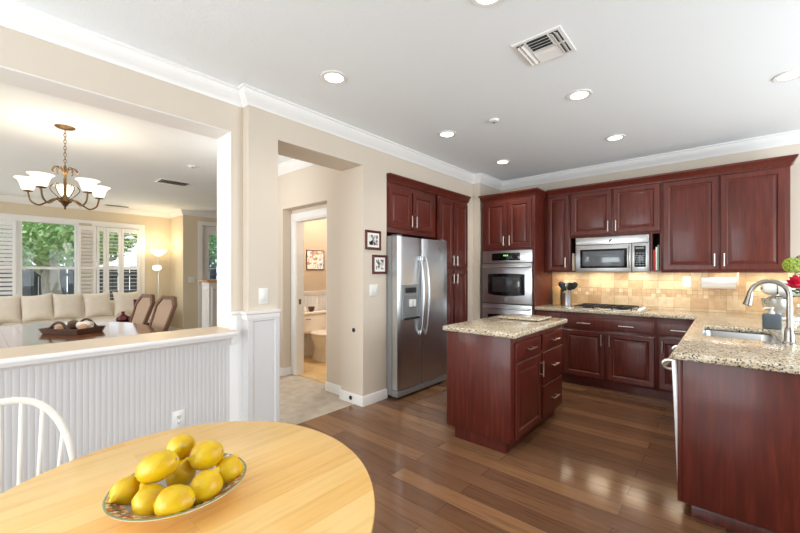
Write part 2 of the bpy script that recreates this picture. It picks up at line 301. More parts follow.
# ------------------------------------------------------------------ geometry helpers (world coordinates; build() moves them into the parent's space)
def wmat(o):
    m = o.matrix_basis.copy()
    while o.parent is not None:
        o = o.parent; m = o.matrix_basis @ m
    return m
class MB:
    def __init__(s): s.bm = bmesh.new(); s.mi = 0
    def face(s, pts):
        vs = [s.bm.verts.new(p) for p in pts]
        f = s.bm.faces.new(vs); f.material_index = s.mi; return f
    def grid(s, rows, closed=False, flip=False):
        vr = [[s.bm.verts.new(p) for p in r] for r in rows]
        for a, b in zip(vr[:-1], vr[1:]):
            n = len(a)
            for i in range(n if closed else n-1):
                j = (i+1) % n
                q = (a[i], a[j], b[j], b[i])
                try:
                    f = s.bm.faces.new(q[::-1] if flip else q); f.material_index = s.mi
                except ValueError: pass
        return vr
    def cap(s, ring, flip=False):
        try:
            f = s.bm.faces.new(ring[::-1] if flip else ring); f.material_index = s.mi
        except ValueError: pass
    def absorb(s, bm2):
        me = bpy.data.meshes.new('t'); bm2.to_mesh(me); bm2.free()
        n0 = len(s.bm.faces); s.bm.from_mesh(me); bpy.data.meshes.remove(me)
        s.bm.faces.ensure_lookup_table()
        for f in s.bm.faces[n0:]: f.material_index = s.mi
    def box(s, x0, x1, y0, y1, z0, z1, bev=0.0, seg=2, M=None):
        x0, x1 = min(x0, x1), max(x0, x1); y0, y1 = min(y0, y1), max(y0, y1); z0, z1 = min(z0, z1), max(z0, z1)
        b = bmesh.new(); bmesh.ops.create_cube(b, size=1)
        for v in b.verts: v.co = Vector(((x0+x1)/2+v.co.x*(x1-x0), (y0+y1)/2+v.co.y*(y1-y0), (z0+z1)/2+v.co.z*(z1-z0)))
        if bev:
            bev = min(bev, 0.49*min(x1-x0, y1-y0, z1-z0))
            bmesh.ops.bevel(b, geom=b.edges[:], offset=bev, segments=seg, affect='EDGES', profile=0.5)
        if M is not None: b.transform(M)
        s.absorb(b); return s
    def cyl(s, p0, p1, r0, r1=None, seg=20, caps=True):
        r1 = r0 if r1 is None else r1
        p0, p1 = Vector(p0), Vector(p1); d = (p1-p0).normalized()
        a = d.orthogonal().normalized(); c = d.cross(a)
        R = lambda p, r: [p + a*(r*math.cos(t)) + c*(r*math.sin(t)) for t in [2*PI*i/seg for i in range(seg)]]
        vr = s.grid([R(p0, r0), R(p1, r1)], closed=True)
        if caps: s.cap(vr[0], True); s.cap(vr[1])
        return s
    def tube(s, pts, r, seg=10, caps=True):
        pts = [Vector(p) for p in pts]; n = len(pts)
        rad = r if isinstance(r, (list, tuple)) else [r]*n
        a = None; rows = []
        for i, p in enumerate(pts):
            d = (pts[min(i+1, n-1)]-pts[max(i-1, 0)]).normalized()
            if a is None: a = d.orthogonal().normalized()
            else:
                a = a - d*a.dot(d)
                a = a.normalized() if a.length > 1e-6 else d.orthogonal().normalized()
            c = d.cross(a)
            rows.append([p + a*(rad[i]*math.cos(t)) + c*(rad[i]*math.sin(t)) for t in [2*PI*k/seg for k in range(seg)]])
        vr = s.grid(rows, closed=True)
        if caps: s.cap(vr[0], True); s.cap(vr[-1])
        return s
    def lathe(s, prof, c, seg=32, axis=(0, 0, 1), sx=1.0, sy=1.0, rot=0.0, capb=True, capt=True):
        c = Vector(c); ax = Vector(axis).normalized()
        if abs(ax.z) > 0.999: a, b = Vector((math.cos(rot), math.sin(rot), 0)), Vector((-math.sin(rot), math.cos(rot), 0))*(1 if ax.z > 0 else -1)
        else: a = ax.orthogonal().normalized(); b = ax.cross(a)
        rows = [[c + ax*z + a*(r*sx*math.cos(t)) + b*(r*sy*math.sin(t)) for t in [2*PI*i/seg for i in range(seg)]] for r, z in prof]
        vr = s.grid(rows, closed=True)
        if capb: s.cap(vr[0], True)
        if capt: s.cap(vr[-1])
        return s
    def panel(s, o, u, n, w, h, rings):
        o, u, n, z = Vector(o), Vector(u), Vector(n), Vector((0, 0, 1))
        pr = lambda i, d: [o+u*i+z*i+n*d, o+u*(w-i)+z*i+n*d, o+u*(w-i)+z*(h-i)+n*d, o+u*i+z*(h-i)+n*d]
        flip = u.cross(z).dot(n) < 0
        vr = s.grid([pr(i, d) for i, d in rings], closed=True, flip=flip)
        s.cap(vr[-1], flip); s.cap(vr[0], not flip)
        return s
    def sweep(s, path, prof, closed_prof=True, side=1):
        # path in XY, profile (out, z); out is to the right of the path direction times side
        n = len(path); pts = [Vector((p[0], p[1], 0)) for p in path]; rows = []
        for i in range(n):
            if i == 0: d0 = d1 = (pts[1]-pts[0]).normalized()
            elif i == n-1: d0 = d1 = (pts[-1]-pts[-2]).normalized()
            else: d0, d1 = (pts[i]-pts[i-1]).normalized(), (pts[i+1]-pts[i]).normalized()
            n0, n1 = Vector((d0.y, -d0.x, 0))*side, Vector((d1.y, -d1.x, 0))*side
            m = (n0+n1); m = m/max(1e-6, (1+n0.dot(n1)))
            rows.append([pts[i]+m*o_+Vector((0, 0, z)) for o_, z in prof])
        vr = s.grid(rows, closed=closed_prof)
        s.cap(vr[0], True); s.cap(vr[-1])
        return s
    def slab(s, xs, ys, keep, z0, z1, bev):
        b = bmesh.new(); V = {}
        gv = lambda i, j: V.setdefault((i, j), b.verts.new((xs[i], ys[j], z1))) if (i, j) not in V else V[(i, j)]
        for i in range(len(xs)-1):
            for j in range(len(ys)-1):
                if keep((xs[i]+xs[i+1])/2, (ys[j]+ys[j+1])/2):
                    b.faces.new((gv(i, j), gv(i+1, j), gv(i+1, j+1), gv(i, j+1)))
        top = b.faces[:]
        r = bmesh.ops.extrude_face_region(b, geom=top)
        for v in [g for g in r['geom'] if isinstance(g, bmesh.types.BMVert)]: v.co.z = z0
        bmesh.ops.recalc_face_normals(b, faces=b.faces[:])
        es = []
        for e in b.edges:
            nz = [abs(f.normal.z) > 0.5 for f in e.link_faces]
            if len(nz) == 2 and nz[0] != nz[1]: es.append(e)
            elif len(nz) == 2 and not any(nz) and e.calc_face_angle(0) > 0.5: es.append(e)
        if bev: bmesh.ops.bevel(b, geom=es, offset=bev, segments=3, affect='EDGES', profile=0.5)
        s.absorb(b); return s
    def build(s, name, mat, parent=None, sharp=35, recalc=True):
        me = bpy.data.meshes.new(name)
        if recalc: bmesh.ops.recalc_face_normals(s.bm, faces=s.bm.faces[:])
        if parent is not None: s.bm.transform(wmat(parent).inverted())
        s.bm.to_mesh(me); s.bm.free()
        for m in (mat if isinstance(mat, (list, tuple)) else [mat]): me.materials.append(m)
        me.shade_smooth(); me.set_sharp_from_angle(angle=math.radians(sharp))
        o = bpy.data.objects.new(name, me); COL.objects.link(o)
        if parent is not None: o.parent = parent
        return o
def spline(pts, n=6):
    p = [Vector(q) for q in pts]; p = [p[0]*2-p[1]]+p+[p[-1]*2-p[-2]]; o = []
    for i in range(1, len(p)-2):
        for k in range(n):
            t = k/n; a, b, c, d = p[i-1:i+3]
            o.append(0.5*((2*b)+(c-a)*t+(2*a-5*b+4*c-d)*t*t+(3*b-a-3*c+d)*t**3))
    return o+[p[-2]]
def tag(o, label, cat, group=None, kind=None):
    o['label'] = label; o['category'] = cat
    if group: o['group'] = group
    if kind: o['kind'] = kind
    return o
def thing(name, label, cat, loc, group=None, rz=0.0):
    o = bpy.data.objects.new(name, None); COL.objects.link(o); o.location = loc; o.rotation_euler = (0, 0, rz); o.empty_display_size = 0.05
    return tag(o, label, cat, group)
def struct(name, mb, mat, parent=None):
    o = mb.build(name, mat, parent); o['kind'] = 'structure'; return o
def solo(name, mb, mat, label, cat, loc, group=None):
    # a thing that is one mesh, with its origin at its base
    o = mb.build(name, mat, None)
    o.data.transform(Matrix.Translation(-Vector(loc))); o.location = loc
    return tag(o, label, cat, group)
def copy_tree(o, parent=None):
    c = o.copy(); COL.objects.link(c)
    if parent is not None: c.parent = parent; c.matrix_parent_inverse = Matrix()
    for ch in list(o.children): copy_tree(ch, c)
    return c

# =================================================================== STRUCTURE
H = 2.748; XA = -2.814; XB = -2.903; XO = -3.139; YB = 5.26
def multi(boxes):
    m = MB()
    for b in boxes: m.box(*b)
    return m
struct('floor', multi([(-2.93, 2.75, -2.55, 5.4, -0.06, 0.0)]), M_floor)
f = multi([(-10.2, -2.93, -3.1, 7.2, -0.06, 0.0)]); struct('floor_carpet', f, M_carpet)
struct('floor_bathroom', multi([(-5.2, -3.68, 2.74, 4.5, 0.0, 0.006)]), M_tilefloor)
struct('ceiling', multi([(-10.2, 2.75, -3.1, 7.2, H, H+0.08)]), M_ceil)
# left wall: dining opening, doorway, fridge alcove
struct('wall_left', multi([
    (XO, XB, -3.0, 1.353, 0.0, 0.885), (XO, XB, -3.0, 1.353, 2.425, H), (XO, XB, -3.0, -1.3, 0.885, 2.425), (XO, XB, 1.262, 1.353, 0.885, 2.425)]), M_wall)
struct('wall_doorway', multi([(-3.16, XA, 1.353, 1.597, 0, H), (-3.16, XA, 1.597, 2.52, 2.433, H), (-3.16, XA, 2.52, 2.857, 0, H)]), M_wall)
struct('wall_alcove_header', multi([(-3.5, XA, 2.857, 4.485, 2.424, H)]), M_wall)
struct('wall_alcove_side', multi([(-3.5, XA, 4.485, 4.634, 0, H)]), M_wall)
struct('wall_oven_side', multi([(-3.5, -2.70, 4.634, YB+0.15, 0, H)]), M_wall)
struct('wall_alcove', multi([(-3.6, -3.5, 2.857, 4.8, 0, H)]), M_wall)
struct('wall_back', multi([(-2.8, 2.75, YB, YB+0.15, 0, H)]), M_wall)
struct('wall_right', multi([(2.6, 2.75, -2.55, 5.4, 0, 0.5), (2.6, 2.75, -2.55, 5.4, 2.45, H), (2.6, 2.75, -2.55, 1.0, 0.5, 2.45), (2.6, 2.75, 4.8, 5.4, 0.5, 2.45)]), M_wall)
struct('wall_rear', multi([(XB, 2.75, -2.55, -2.4, 2.3, H), (XB, -2.85, -2.55, -2.4, 0, 2.3), (-0.25, 2.75, -2.55, -2.4, 0, 2.3)]), M_wall)
# hallway and powder room
struct('wall_hall', multi([
    (-3.52, -3.16, 2.60, 2.73, 0, H), (-5.45, -4.46, 2.60, 2.73, 0, H), (-4.46, -3.52, 2.60, 2.73, 2.18, H),
    (-5.45, -4.36, 2.73, 2.83, 0, H), (-3.68, -3.16, 2.73, 2.83, 0, H), (-4.36, -3.68, 2.73, 2.83, 2.04, H)]), M_wall)
struct('wall_bathroom', multi([(-5.45, -5.20, 2.83, 4.5, 0, H), (-5.45, -3.62, 4.5, 4.6, 0, H), (-3.68, -3.62, 2.83, 4.5, 0, H)]), M_tan)
# living room
YR = 2.97; XW = -10.0
struct('wall_window', multi([
    (XW-0.15, XW, -3.1, -0.55, 0, H), (XW-0.15, XW, 2.40, 3.12, 0, H), (XW-0.15, XW, -0.55, 2.40, 2.36, H), (XW-0.15, XW, -0.55, 2.40, 0, 0.55), (XW-0.15, XW, 1.36, 1.56, 0.55, 2.36)]), M_yel)
struct('wall_living_corner', multi([(-10.0, -9.21, YR, YR+0.15, 0, H), (-9.36, -9.21, YR+0.15, 3.36, 0, H), (-9.36, -9.21, 4.34, 7.2, 0, H), (-9.36, -9.21, 3.36, 4.34, 2.44, H)]), M_yel)
struct('wall_living_far', multi([(-10.15, -5.45, 7.05, 7.2, 0, H), (-5.45, -5.3, 4.6, 7.2, 0, H)]), M_yel)
struct('wall_living_near', multi([(-10.15, XO, -3.1, -2.95, 0, 0.6), (-10.15, XO, -3.1, -2.95, 2.5, H), (-10.15, -7.8, -3.1, -2.95, 0.6, 2.5), (-4.6, XO, -3.1, -2.95, 0.6, 2.5)]), M_yel)
# crown moulding
CR = [(0, -0.116), (0.008, -0.116), (0.012, -0.100), (0.030, -0.082), (0.048, -0.052), (0.060, -0.030), (0.062, -0.018), (0.075, -0.012), (0.075, 0), (0, 0)]
CRZ = [(o_, H+z) for o_, z in CR]
struct('trim_1', MB().sweep([(XB, -2.4), (XB, 1.353), (XA, 1.353), (XA, 4.634), (-2.70, 4.634), (-2.70, YB), (2.6, YB), (2.6, -2.4), (XB, -2.4)], CRZ), M_white)
struct('trim_2', MB().sweep([(XW, -2.95), (XW, YR), (-9.21, YR), (-9.21, 7.05)], CRZ), M_white)
struct('trim_3', MB().sweep([(-5.45, 2.60), (-3.16, 2.60)], CRZ), M_white)
# baseboards
BBP = [(0, 0), (0.015, 0), (0.015, 0.082), (0.008, 0.10), (0, 0.10)]
struct('baseboard_left', MB().sweep([(-3.16, 2.60), (-3.16, 2.52), (XA, 2.52), (XA, 2.857)], BBP), M_white)
struct('baseboard_hall', MB().sweep([(-3.52, 2.73), (-3.52, 2.60), (-3.16, 2.60)], BBP), M_white)
struct('baseboard_hall_far', MB().sweep([(-5.45, 2.60), (-4.46, 2.60), (-4.46, 2.73)], BBP), M_white)
struct('baseboard_living', MB().sweep([(XW, 0.0), (XW, YR), (-9.21, YR), (-9.21, 3.27)], BBP), M_white)
# pony wall: beadboard, sill, apron, casing
m = MB(); y = -3.0
pts = []
while y < 1.258:
    pts += [(XB+0.012, y), (XB+0.012, y+0.0225), (XB+0.0106, y+0.0245), (XB+0.012, y+0.0265)]; y += 0.028
pts = [p for p in pts if p[1] <= 1.30]
m.grid([[Vector((p[0], p[1], 0.0)) for p in pts], [Vector((p[0], p[1], 0.868)) for p in pts]])
struct('wall_left_beadboard', m, M_bead)
m = MB()
m.box(XO-0.03, XB+0.132, -1.3, 1.262, 0.885, 0.9125, 0.006)
struct('trim_4', m, M_white)
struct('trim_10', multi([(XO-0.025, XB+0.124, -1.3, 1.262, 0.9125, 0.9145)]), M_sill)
m = MB().sweep([(XB, -3.0), (XB, 1.258)], [(0, 0.836), (0.016, 0.836), (0.022, 0.842), (0.03, 0.846), (0.05, 0.856), (0.085, 0.862), (0.085, 0.872), (0.11, 0.876), (0.11, 0.885), (0, 0.885)])
m.box(XB, XB+0.024, 1.215, 1.262, 0.836, 0.885, 0.003)
struct('trim_5', m, M_white)
m = MB()
m.box(XO, XB+0.022, 1.258, 1.300, 0.80, 1.03, 0.003).box(XB, XB+0.016, 1.302, 1.353, 0.0, 1.03).box(XB, XB+0.015, 1.246, 1.302, 0.0, 0.80)
m.sweep([(XB, 1.252), (XB, 1.353), (XA, 1.353), (XA, 1.602)], [(0, 0.985), (0.016, 0.985), (0.02, 1.0), (0.02, 1.02), (0.034, 1.032), (0.036, 1.05), (0.0, 1.05)])
struct('trim_6', m, M_white)
m = MB()
m.panel((XA, 1.353, 0), (0, 1, 0), (1, 0, 0), 0.244, 1.0, [(0, 0), (0, 0.014), (0.028, 0.014), (0.034, 0.007)])
m.box(XA-0.34, XA+0.012, 1.597, 1.607, 0.0, 1.03, 0.002).box(XA-0.08, XA+0.014, 1.343, 1.353, 0, 0.99)
struct('trim_7', m, M_bead)
# opening reveal: thin whitened skin standing for daylight on the wall paint
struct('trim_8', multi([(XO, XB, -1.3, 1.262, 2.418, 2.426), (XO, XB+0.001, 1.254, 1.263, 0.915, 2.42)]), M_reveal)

# backsplash
m = MB()
for (z0, z1, i) in ((0.914, 1.06, 0), (1.06, 1.16, 1), (1.16, 1.40, 0)):
    m.mi = i; m.box(-1.89, 0.86, YB-0.010, YB, z0, z1)
o = struct('wall_back_tile', m, [M_tile6, M_tile2])

# windows of the living room
def window_unit(name, y0, y1, z0=0.55, z1=2.36, rail=True, mid=None):
    m = MB(); x0, x1 = XW-0.12, XW+0.012
    m.box(x0, x1, y0, y0+0.05, z0, z1).box(x0, x1, y1-0.05, y1, z0, z1).box(x0, x1-0.001, y0+0.05, y1-0.05, z1-0.05, z1).box(x0, x1-0.001, y0+0.05, y1-0.05, z0, z0+0.06)
    if rail: m.box(x0+0.02, x0+0.07, y0+0.05, y1-0.05, 1.42, 1.47, 0.003)
    if mid: m.box(x0+0.02, x0+0.07, mid-0.01, mid+0.01, z0+0.05, z1-0.05, 0.003)
    o = struct(name, m, M_white)
    g = MB().box(XW-0.085, XW-0.080, y0+0.05, y1-0.05, z0+0.05, z1-0.05); struct('glass_pane', g, M_glass, o)
window_unit('window_1', -0.55, 0.53, mid=None); window_unit('window_2', 0.53, 1.36); window_unit('window_3', 1.56, 2.40)
m = multi([(XW, XW+0.02, -0.64, -0.55, 0.55, 2.36), (XW, XW+0.02, 2.40, 2.46, 0.55, 2.36), (XW, XW+0.021, -0.64, 2.46, 2.36, 2.42), (XW, XW+0.03, -0.64, 2.46, 0.47, 0.55)])
struct('trim_9', m, M_white)
def window_frame_y(name, x0, x1, y, z0, z1, vs):
    m = MB()
    m.box(x0, x0+0.06, y, y+0.1, z0, z1).box(x1-0.06, x1, y, y+0.1, z0, z1).box(x0+0.06, x1-0.06, y, y+0.099, z1-0.06, z1).box(x0+0.06, x1-0.06, y, y+0.099, z0, z0+0.06)
    for v in vs: m.box(v-0.03, v+0.03, y+0.001, y+0.098, z0+0.06, z1-0.06)
    o = struct(name, m, M_white); struct('glass_pane', MB().box(x0+0.05, x1-0.05, y+0.045, y+0.05, z0+0.05, z1-0.05), M_glass, o)
window_frame_y('window_4', -2.85, -0.25, -2.53, 0.0, 2.3, [-1.55]); window_frame_y('window_5', -7.8, -4.6, -3.08, 0.6, 2.5, [-6.2])
m = MB()
m.box(2.62, 2.72, 1.0, 1.06, 0.5, 2.45).box(2.62, 2.72, 4.74, 4.8, 0.5, 2.45).box(2.62, 2.72, 1.06, 4.74, 2.39, 2.45).box(2.62, 2.72, 1.06, 4.74, 0.5, 0.56).box(2.621, 2.719, 2.87, 2.93, 0.56, 2.39)
o = struct('window_6', m, M_white); struct('glass_pane', MB().box(2.665, 2.67, 1.05, 4.75, 0.55, 2.4), M_glass, o)

# powder-room door casing and jamb
m = MB()
m.box(-4.455, -4.36, 2.712, 2.73, 0, 2.04, 0.004).box(-3.68, -3.59, 2.712, 2.73, 0, 2.04, 0.004).box(-4.455, -3.59, 2.710, 2.73, 2.04, 2.13, 0.004)
m.box(-4.36, -4.345, 2.725, 2.838, 0, 2.025).box(-3.695, -3.68, 2.725, 2.838, 0, 2.025).box(-4.36, -3.68, 2.725, 2.838, 2.025, 2.04)
o = struct('door_1', m, M_white)
MB().box(-4.346, -4.342, 2.765, 2.795, 0.93, 1.0).build('strike_plate', M_bronze, o)
# entry door
m = MB()
m.box(-9.208, -9.19, 3.27, 3.36, 0, 2.44).box(-9.208, -9.19, 4.34, 4.43, 0, 2.44).box(-9.208, -9.188, 3.27, 4.43, 2.44, 2.53)
m.box(-9.30, -9.255, 3.36, 3.52, 0, 2.44).box(-9.30, -9.255, 4.18, 4.34, 0, 2.44).box(-9.30, -9.255, 3.52, 4.18, 2.24, 2.44).box(-9.30, -9.255, 3.52, 4.18, 0, 1.2)
m.panel((-9.255, 3.56, 0.2), (0, 1, 0), (1, 0, 0), 0.58, 0.85, [(0, 0), (0.01, 0.01), (0.03, 0.002), (0.08, 0.008)])
o = struct('door_2', m, M_white)
struct('door_glass', MB().box(-9.282, -9.276, 3.52, 4.18, 1.2, 2.24), M_frost, o)
m = MB()
for zz in (1.45, 1.9): m.box(-9.29, -9.262, 3.52, 4.18, zz-0.008, zz+0.008)
for yy in (3.72, 3.98): m.box(-9.29, -9.262, yy-0.008, yy+0.008, 1.2, 2.24)
struct('glazing_bars', m, M_white, o)
# half wall with a wooden cap near the entry
m = MB().box(-7.85, -7.52, 2.86, 4.6, 0, 1.17)
m.panel((-7.52, 2.90, 0.12), (0, 1, 0), (1, 0, 0), 0.5, 0.95, [(0, 0), (0.02, 0.012), (0.04, 0.003)])
m.panel((-7.80, 2.86, 0.12), (1, 0, 0), (0, -1, 0), 0.24, 0.95, [(0, 0), (0.02, 0.012), (0.04, 0.003)])
o = struct('wall_entry_half', m, M_white)
MB().box(-7.90, -7.47, 2.81, 4.6, 1.17, 1.215, 0.006).build('wood_cap', P('oak_cap', srgb(190, 140, 84), 0.35, var=0.1, scale=8), o)['kind'] = 'structure'
# powder-room wainscot
m = MB(); y = 2.86; pts = []
while y < 4.44:
    pts += [(-5.188, y), (-5.188, y+0.06), (-5.193, y+0.064), (-5.188, y+0.068)]; y += 0.075
m.grid([[Vector((a, b, 0)) for a, b in pts], [Vector((a, b, 1.03)) for a, b in pts]])
m.sweep([(-5.2, 4.5), (-5.2, 2.86)], [(0, 0.98), (0.015, 0.98), (0.02, 1.0), (0.034, 1.035), (0.034, 1.05), (0, 1.05)], side=-1)
struct('wall_bathroom_wainscot', m, M_bead)

# =================================================================== KITCHEN CABINETS
UP = Vector((0, 0, 1))
DOOR = [(0, 0), (0, 0.016), (0.004, 0.020), (0.050, 0.020), (0.054, 0.016), (0.060, 0.011), (0.066, 0.010), (0.088, 0.018), (0.092, 0.019)]
DRAW = [(0, 0), (0, 0.013), (0.004, 0.017), (0.012, 0.018), (0.016, 0.020), (0.022, 0.021)]
def pull(parent, c, d, n, length, name='handle'):
    c, d, n = Vector(c), Vector(d), Vector(n); m = MB()
    a, b = c - d*(length/2), c + d*(length/2)
    s0, s1 = c - d*(length*0.36), c + d*(length*0.36)
    m.cyl(s0, s0+n*0.03, 0.0045, seg=10).cyl(s1, s1+n*0.03, 0.0045, seg=10)
    m.tube([a+n*0.03, b+n*0.03], 0.0062, seg=12)
    return m.build(name, M_nickel, parent)
def door(parent, o, u, n, w, h, hand=None, hl=0.13, name='door', frame=1.0):
    d = MB().panel(o, u, n, w, h, [(i*frame if i > 0.01 else i, t) for i, t in DOOR]).build(name, M_cherry, parent, sharp=20)
    if hand: pull(d, Vector(o)+Vector(u)*hand[0]+UP*hand[1]+Vector(n)*0.02, UP, n, hl)
    return d
def drawer(parent, o, u, n, w, h, hands=(0.5,), hl=0.13):
    d = MB().panel(o, u, n, w, h, DRAW).build('drawer', M_cherry, parent, sharp=20)
    for k in hands: pull(d, Vector(o)+Vector(u)*(w*k)+UP*(h/2)+Vector(n)*0.021, u, n, hl)
    return d
CCR = [(0, 0), (0.006, 0), (0.010, 0.02), (0.022, 0.032), (0.034, 0.058), (0.048, 0.068), (0.05, 0.085), (0, 0.085)]
def ccrown(path, z, parent, side=1):
    return MB().sweep(path, [(o_, z+q) for o_, q in CCR], side=side).build('crown_moulding', M_cherry, parent)

# --- over-fridge cabinet and pantry in the alcove (fronts at X=-2.81, facing +X)
XC = -2.815; U, NN = (0, 1, 0), (1, 0, 0)
t = thing('cabinet', 'cherry two-door wall cabinet directly above the stainless refrigerator', 'cabinet', (-3.15, 3.28, 1.79), 'built-in cherry cabinets')
MB().box(-3.49, XC, 2.862, 3.735, 1.79, 2.335, 0.002).build('body', M_cherry, t)
door(t, (XC, 2.876, 1.845), U, NN, 0.385, 0.43, (0.385-0.03, 0.09)); door(t, (XC, 3.283, 1.845), U, NN, 0.39, 0.43, (0.03, 0.09))
ccrown([(XA+0.0005, 3.758), (XA+0.0005, 2.862)], 2.335, t, -1)
t = thing('cabinet', 'tall narrow cherry pantry cabinet with four doors right of the refrigerator', 'cabinet', (-3.15, 4.11, 0), 'built-in cherry cabinets')
MB().box(-3.49, XC, 3.785, 4.483, 0.10, 2.334, 0.002).build('body', M_cherry, t)
MB().box(-3.49, XC-0.06, 3.785, 4.483, 0.0, 0.10).build('toe_kick', M_cherry, t)
for y0, hx in ((3.80, 0.305-0.03), (4.135, 0.03)):
    door(t, (XC, y0, 1.42), U, NN, 0.31 if y0 < 4 else 0.33, 0.875, (hx, 0.09)); door(t, (XC, y0, 0.13), U, NN, 0.31 if y0 < 4 else 0.33, 1.26, (hx, 1.26-0.12))
MB().box(-3.49, XC, 3.778, 3.785, 0.0, 2.334).build('filler_panel', M_cherry, t)
ccrown([(XA+0.0005, 4.50), (XA+0.0005, 3.760)], 2.335, t, -1)

# --- oven cabinet
YO = 4.63; U2, N2 = (1, 0, 0), (0, -1, 0)
t = thing('cabinet', 'tall cherry oven tower with two upper doors holding the double oven', 'cabinet', (-2.27, 4.94, 0), 'built-in cherry cabinets')
m = MB().box(-2.655, -2.632, YO, 5.25, 0.0, 2.345, 0.002).box(-1.914, -1.890, YO, 5.25, 0.0, 2.345, 0.002)
m.box(-2.632, -1.914, YO, 5.25, 1.655, 2.345).box(-2.632, -1.914, YO, 5.25, 0.1, 0.36).box(-2.632, -1.914, 5.20, 5.25, 0.36, 1.655)
m.build('body', M_cherry, t)
MB().box(-2.64, -1.90, YO+0.06, 5.2, 0, 0.1).build('toe_kick', M_cherry, t)
door(t, (-2.595, YO, 1.69), U2, N2, 0.315, 0.62, (0.315-0.03, 0.09)); door(t, (-2.255, YO, 1.69), U2, N2, 0.315, 0.62, (0.03, 0.09))
drawer(t, (-2.595, YO, 0.13), U2, N2, 0.655, 0.20)
ccrown([(-2.649, YB-0.01), (-2.649, YO), (-1.890, YO), (-1.890, YB-0.01)], 2.345, t, 1)
# --- double wall oven
t = thing('oven', 'stainless double wall oven built into the cherry tower', 'oven', (-2.273, 4.9, 0.365))
MB().box(-2.628, -1.918, 4.635, 5.15, 0.37, 1.645).build('body', M_iron, t)
cp = MB().box(-2.632, -1.914, 4.600, 4.640, 1.485, 1.65, 0.004).build('control_panel', M_steel, t)
MB().box(-2.49, -2.08, 4.597, 4.602, 1.515, 1.615, 0.002).build('display', M_black, cp)
MB().box(-2.315, -2.30, 4.5955, 4.598, 1.572, 1.592).box(-2.29, -2.275, 4.5955, 4.598, 1.572, 1.592).box(-2.265, -2.25, 4.5955, 4.598, 1.572, 1.592).build('clock_digits', P('lit_green_digits', srgb(60, 160, 60), 0.4, emit=srgb(150, 255, 120), estr=1.2), cp)
def oven_door(z0, z1, wz0, wz1, emblem):
    d = MB().box(-2.632, -1.914, 4.590, 4.635, z0, z1, 0.006).build('oven_door', M_steel, t)
    f = MB()
    # arched dark window
    ns = 14; top = [(-2.545+0.535*i/ns, wz1 - 0.012*(2*i/ns-1)**2) for i in range(ns+1)]; bot = [(-2.545+0.535*i/ns, wz0 - 0.018*(1-(2*i/ns-1)**2)) for i in range(ns+1)]
    f.grid([[Vector((a, 4.588, b)) for a, b in bot], [Vector((a, 4.588, b)) for a, b in top]]); f.grid([[Vector((a, 4.592, b)) for a, b in bot], [Vector((a, 4.588, b)) for a, b in bot]]); f.grid([[Vector((a, 4.592, b)) for a, b in top], [Vector((a, 4.588, b)) for a, b in top]])
    w = f.build('window_surround', M_black, d)
    MB().box(-2.475, -2.08, 4.585, 4.589, wz0+0.035, wz1-0.045, 0.001).build('window_glass', M_ovenglass, w)
    h = MB(); hz = z1-0.05
    h.tube([(-2.61, 4.585, hz), (-2.60, 4.555, hz), (-2.56, 4.538, hz), (-2.273, 4.530, hz), (-1.986, 4.538, hz), (-1.946, 4.555, hz), (-1.936, 4.585, hz)], 0.013, seg=12)
    h.build('handle', M_steel, d)
    if emblem: MB().cyl((-2.273, 4.587, z0+0.06), (-2.273, 4.59, z0+0.06), 0.02, seg=20).build('emblem', M_nickel, d)
oven_door(0.935, 1.478, 1.055, 1.34, True); oven_door(0.40, 0.925, 0.50, 0.79, False)

# --- upper cabinets on the back wall
YU = 4.93
t = thing('cabinet', 'narrow single-door cherry wall cabinet between oven tower and microwave', 'cabinet', (-1.71, 5.09, 1.36), 'built-in cherry cabinets')
MB().box(-1.888, -1.548, YU, YB-0.012, 1.36, 2.36, 0.002).build('body', M_cherry, t)
door(t, (-1.83, YU, 1.38), U2, N2, 0.265, 0.965, (0.235, 0.10), frame=0.8)
ccrown([(-1.838, YU), (-1.547, YU)], 2.36, t, 1)
t = thing('cabinet', 'cherry wall cabinet with two short doors above the microwave', 'cabinet', (-1.05, 5.09, 1.36), 'built-in cherry cabinets')
m = MB().box(-1.546, -0.562, YU, YB-0.012, 1.79, 2.36, 0.002).box(-1.546, -1.536, YU, YB-0.012, 1.36, 1.79).box(-0.572, -0.562, YU, YB-0.012, 1.36, 1.79)
m.box(-1.536, -1.462, YU, YB-0.012, 1.36, 1.375).box(-0.665, -0.572, YU, YB-0.012, 1.36, 1.375).box(-0.665, -0.645, YU, YB-0.012, 1.375, 1.79)
m.build('body', M_cherry, t)
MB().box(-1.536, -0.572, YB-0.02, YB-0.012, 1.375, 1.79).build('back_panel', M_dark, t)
door(t, (-1.530, YU, 1.82), U2, N2, 0.465, 0.53, (0.435, 0.09)); door(t, (-1.040, YU, 1.82), U2, N2, 0.465, 0.53, (0.03, 0.09))
ccrown([(-1.546, YU), (-0.562, YU)], 2.36, t, 1)
t = thing('cabinet', 'large two-door cherry wall cabinet at the right end above the sink corner', 'cabinet', (-0.05, 5.09, 1.35), 'built-in cherry cabinets')
MB().box(-0.560, 0.462, YU, YB-0.012, 1.35, 2.36, 0.002).build('body', M_cherry, t)
door(t, (-0.540, YU, 1.38), U2, N2, 0.475, 0.965, (0.445, 0.10)); door(t, (-0.048, YU, 1.38), U2, N2, 0.475, 0.965, (0.03, 0.10))
ccrown([(-0.561, YU), (0.462, YU), (0.462, YB-0.01)], 2.36, t, 1)

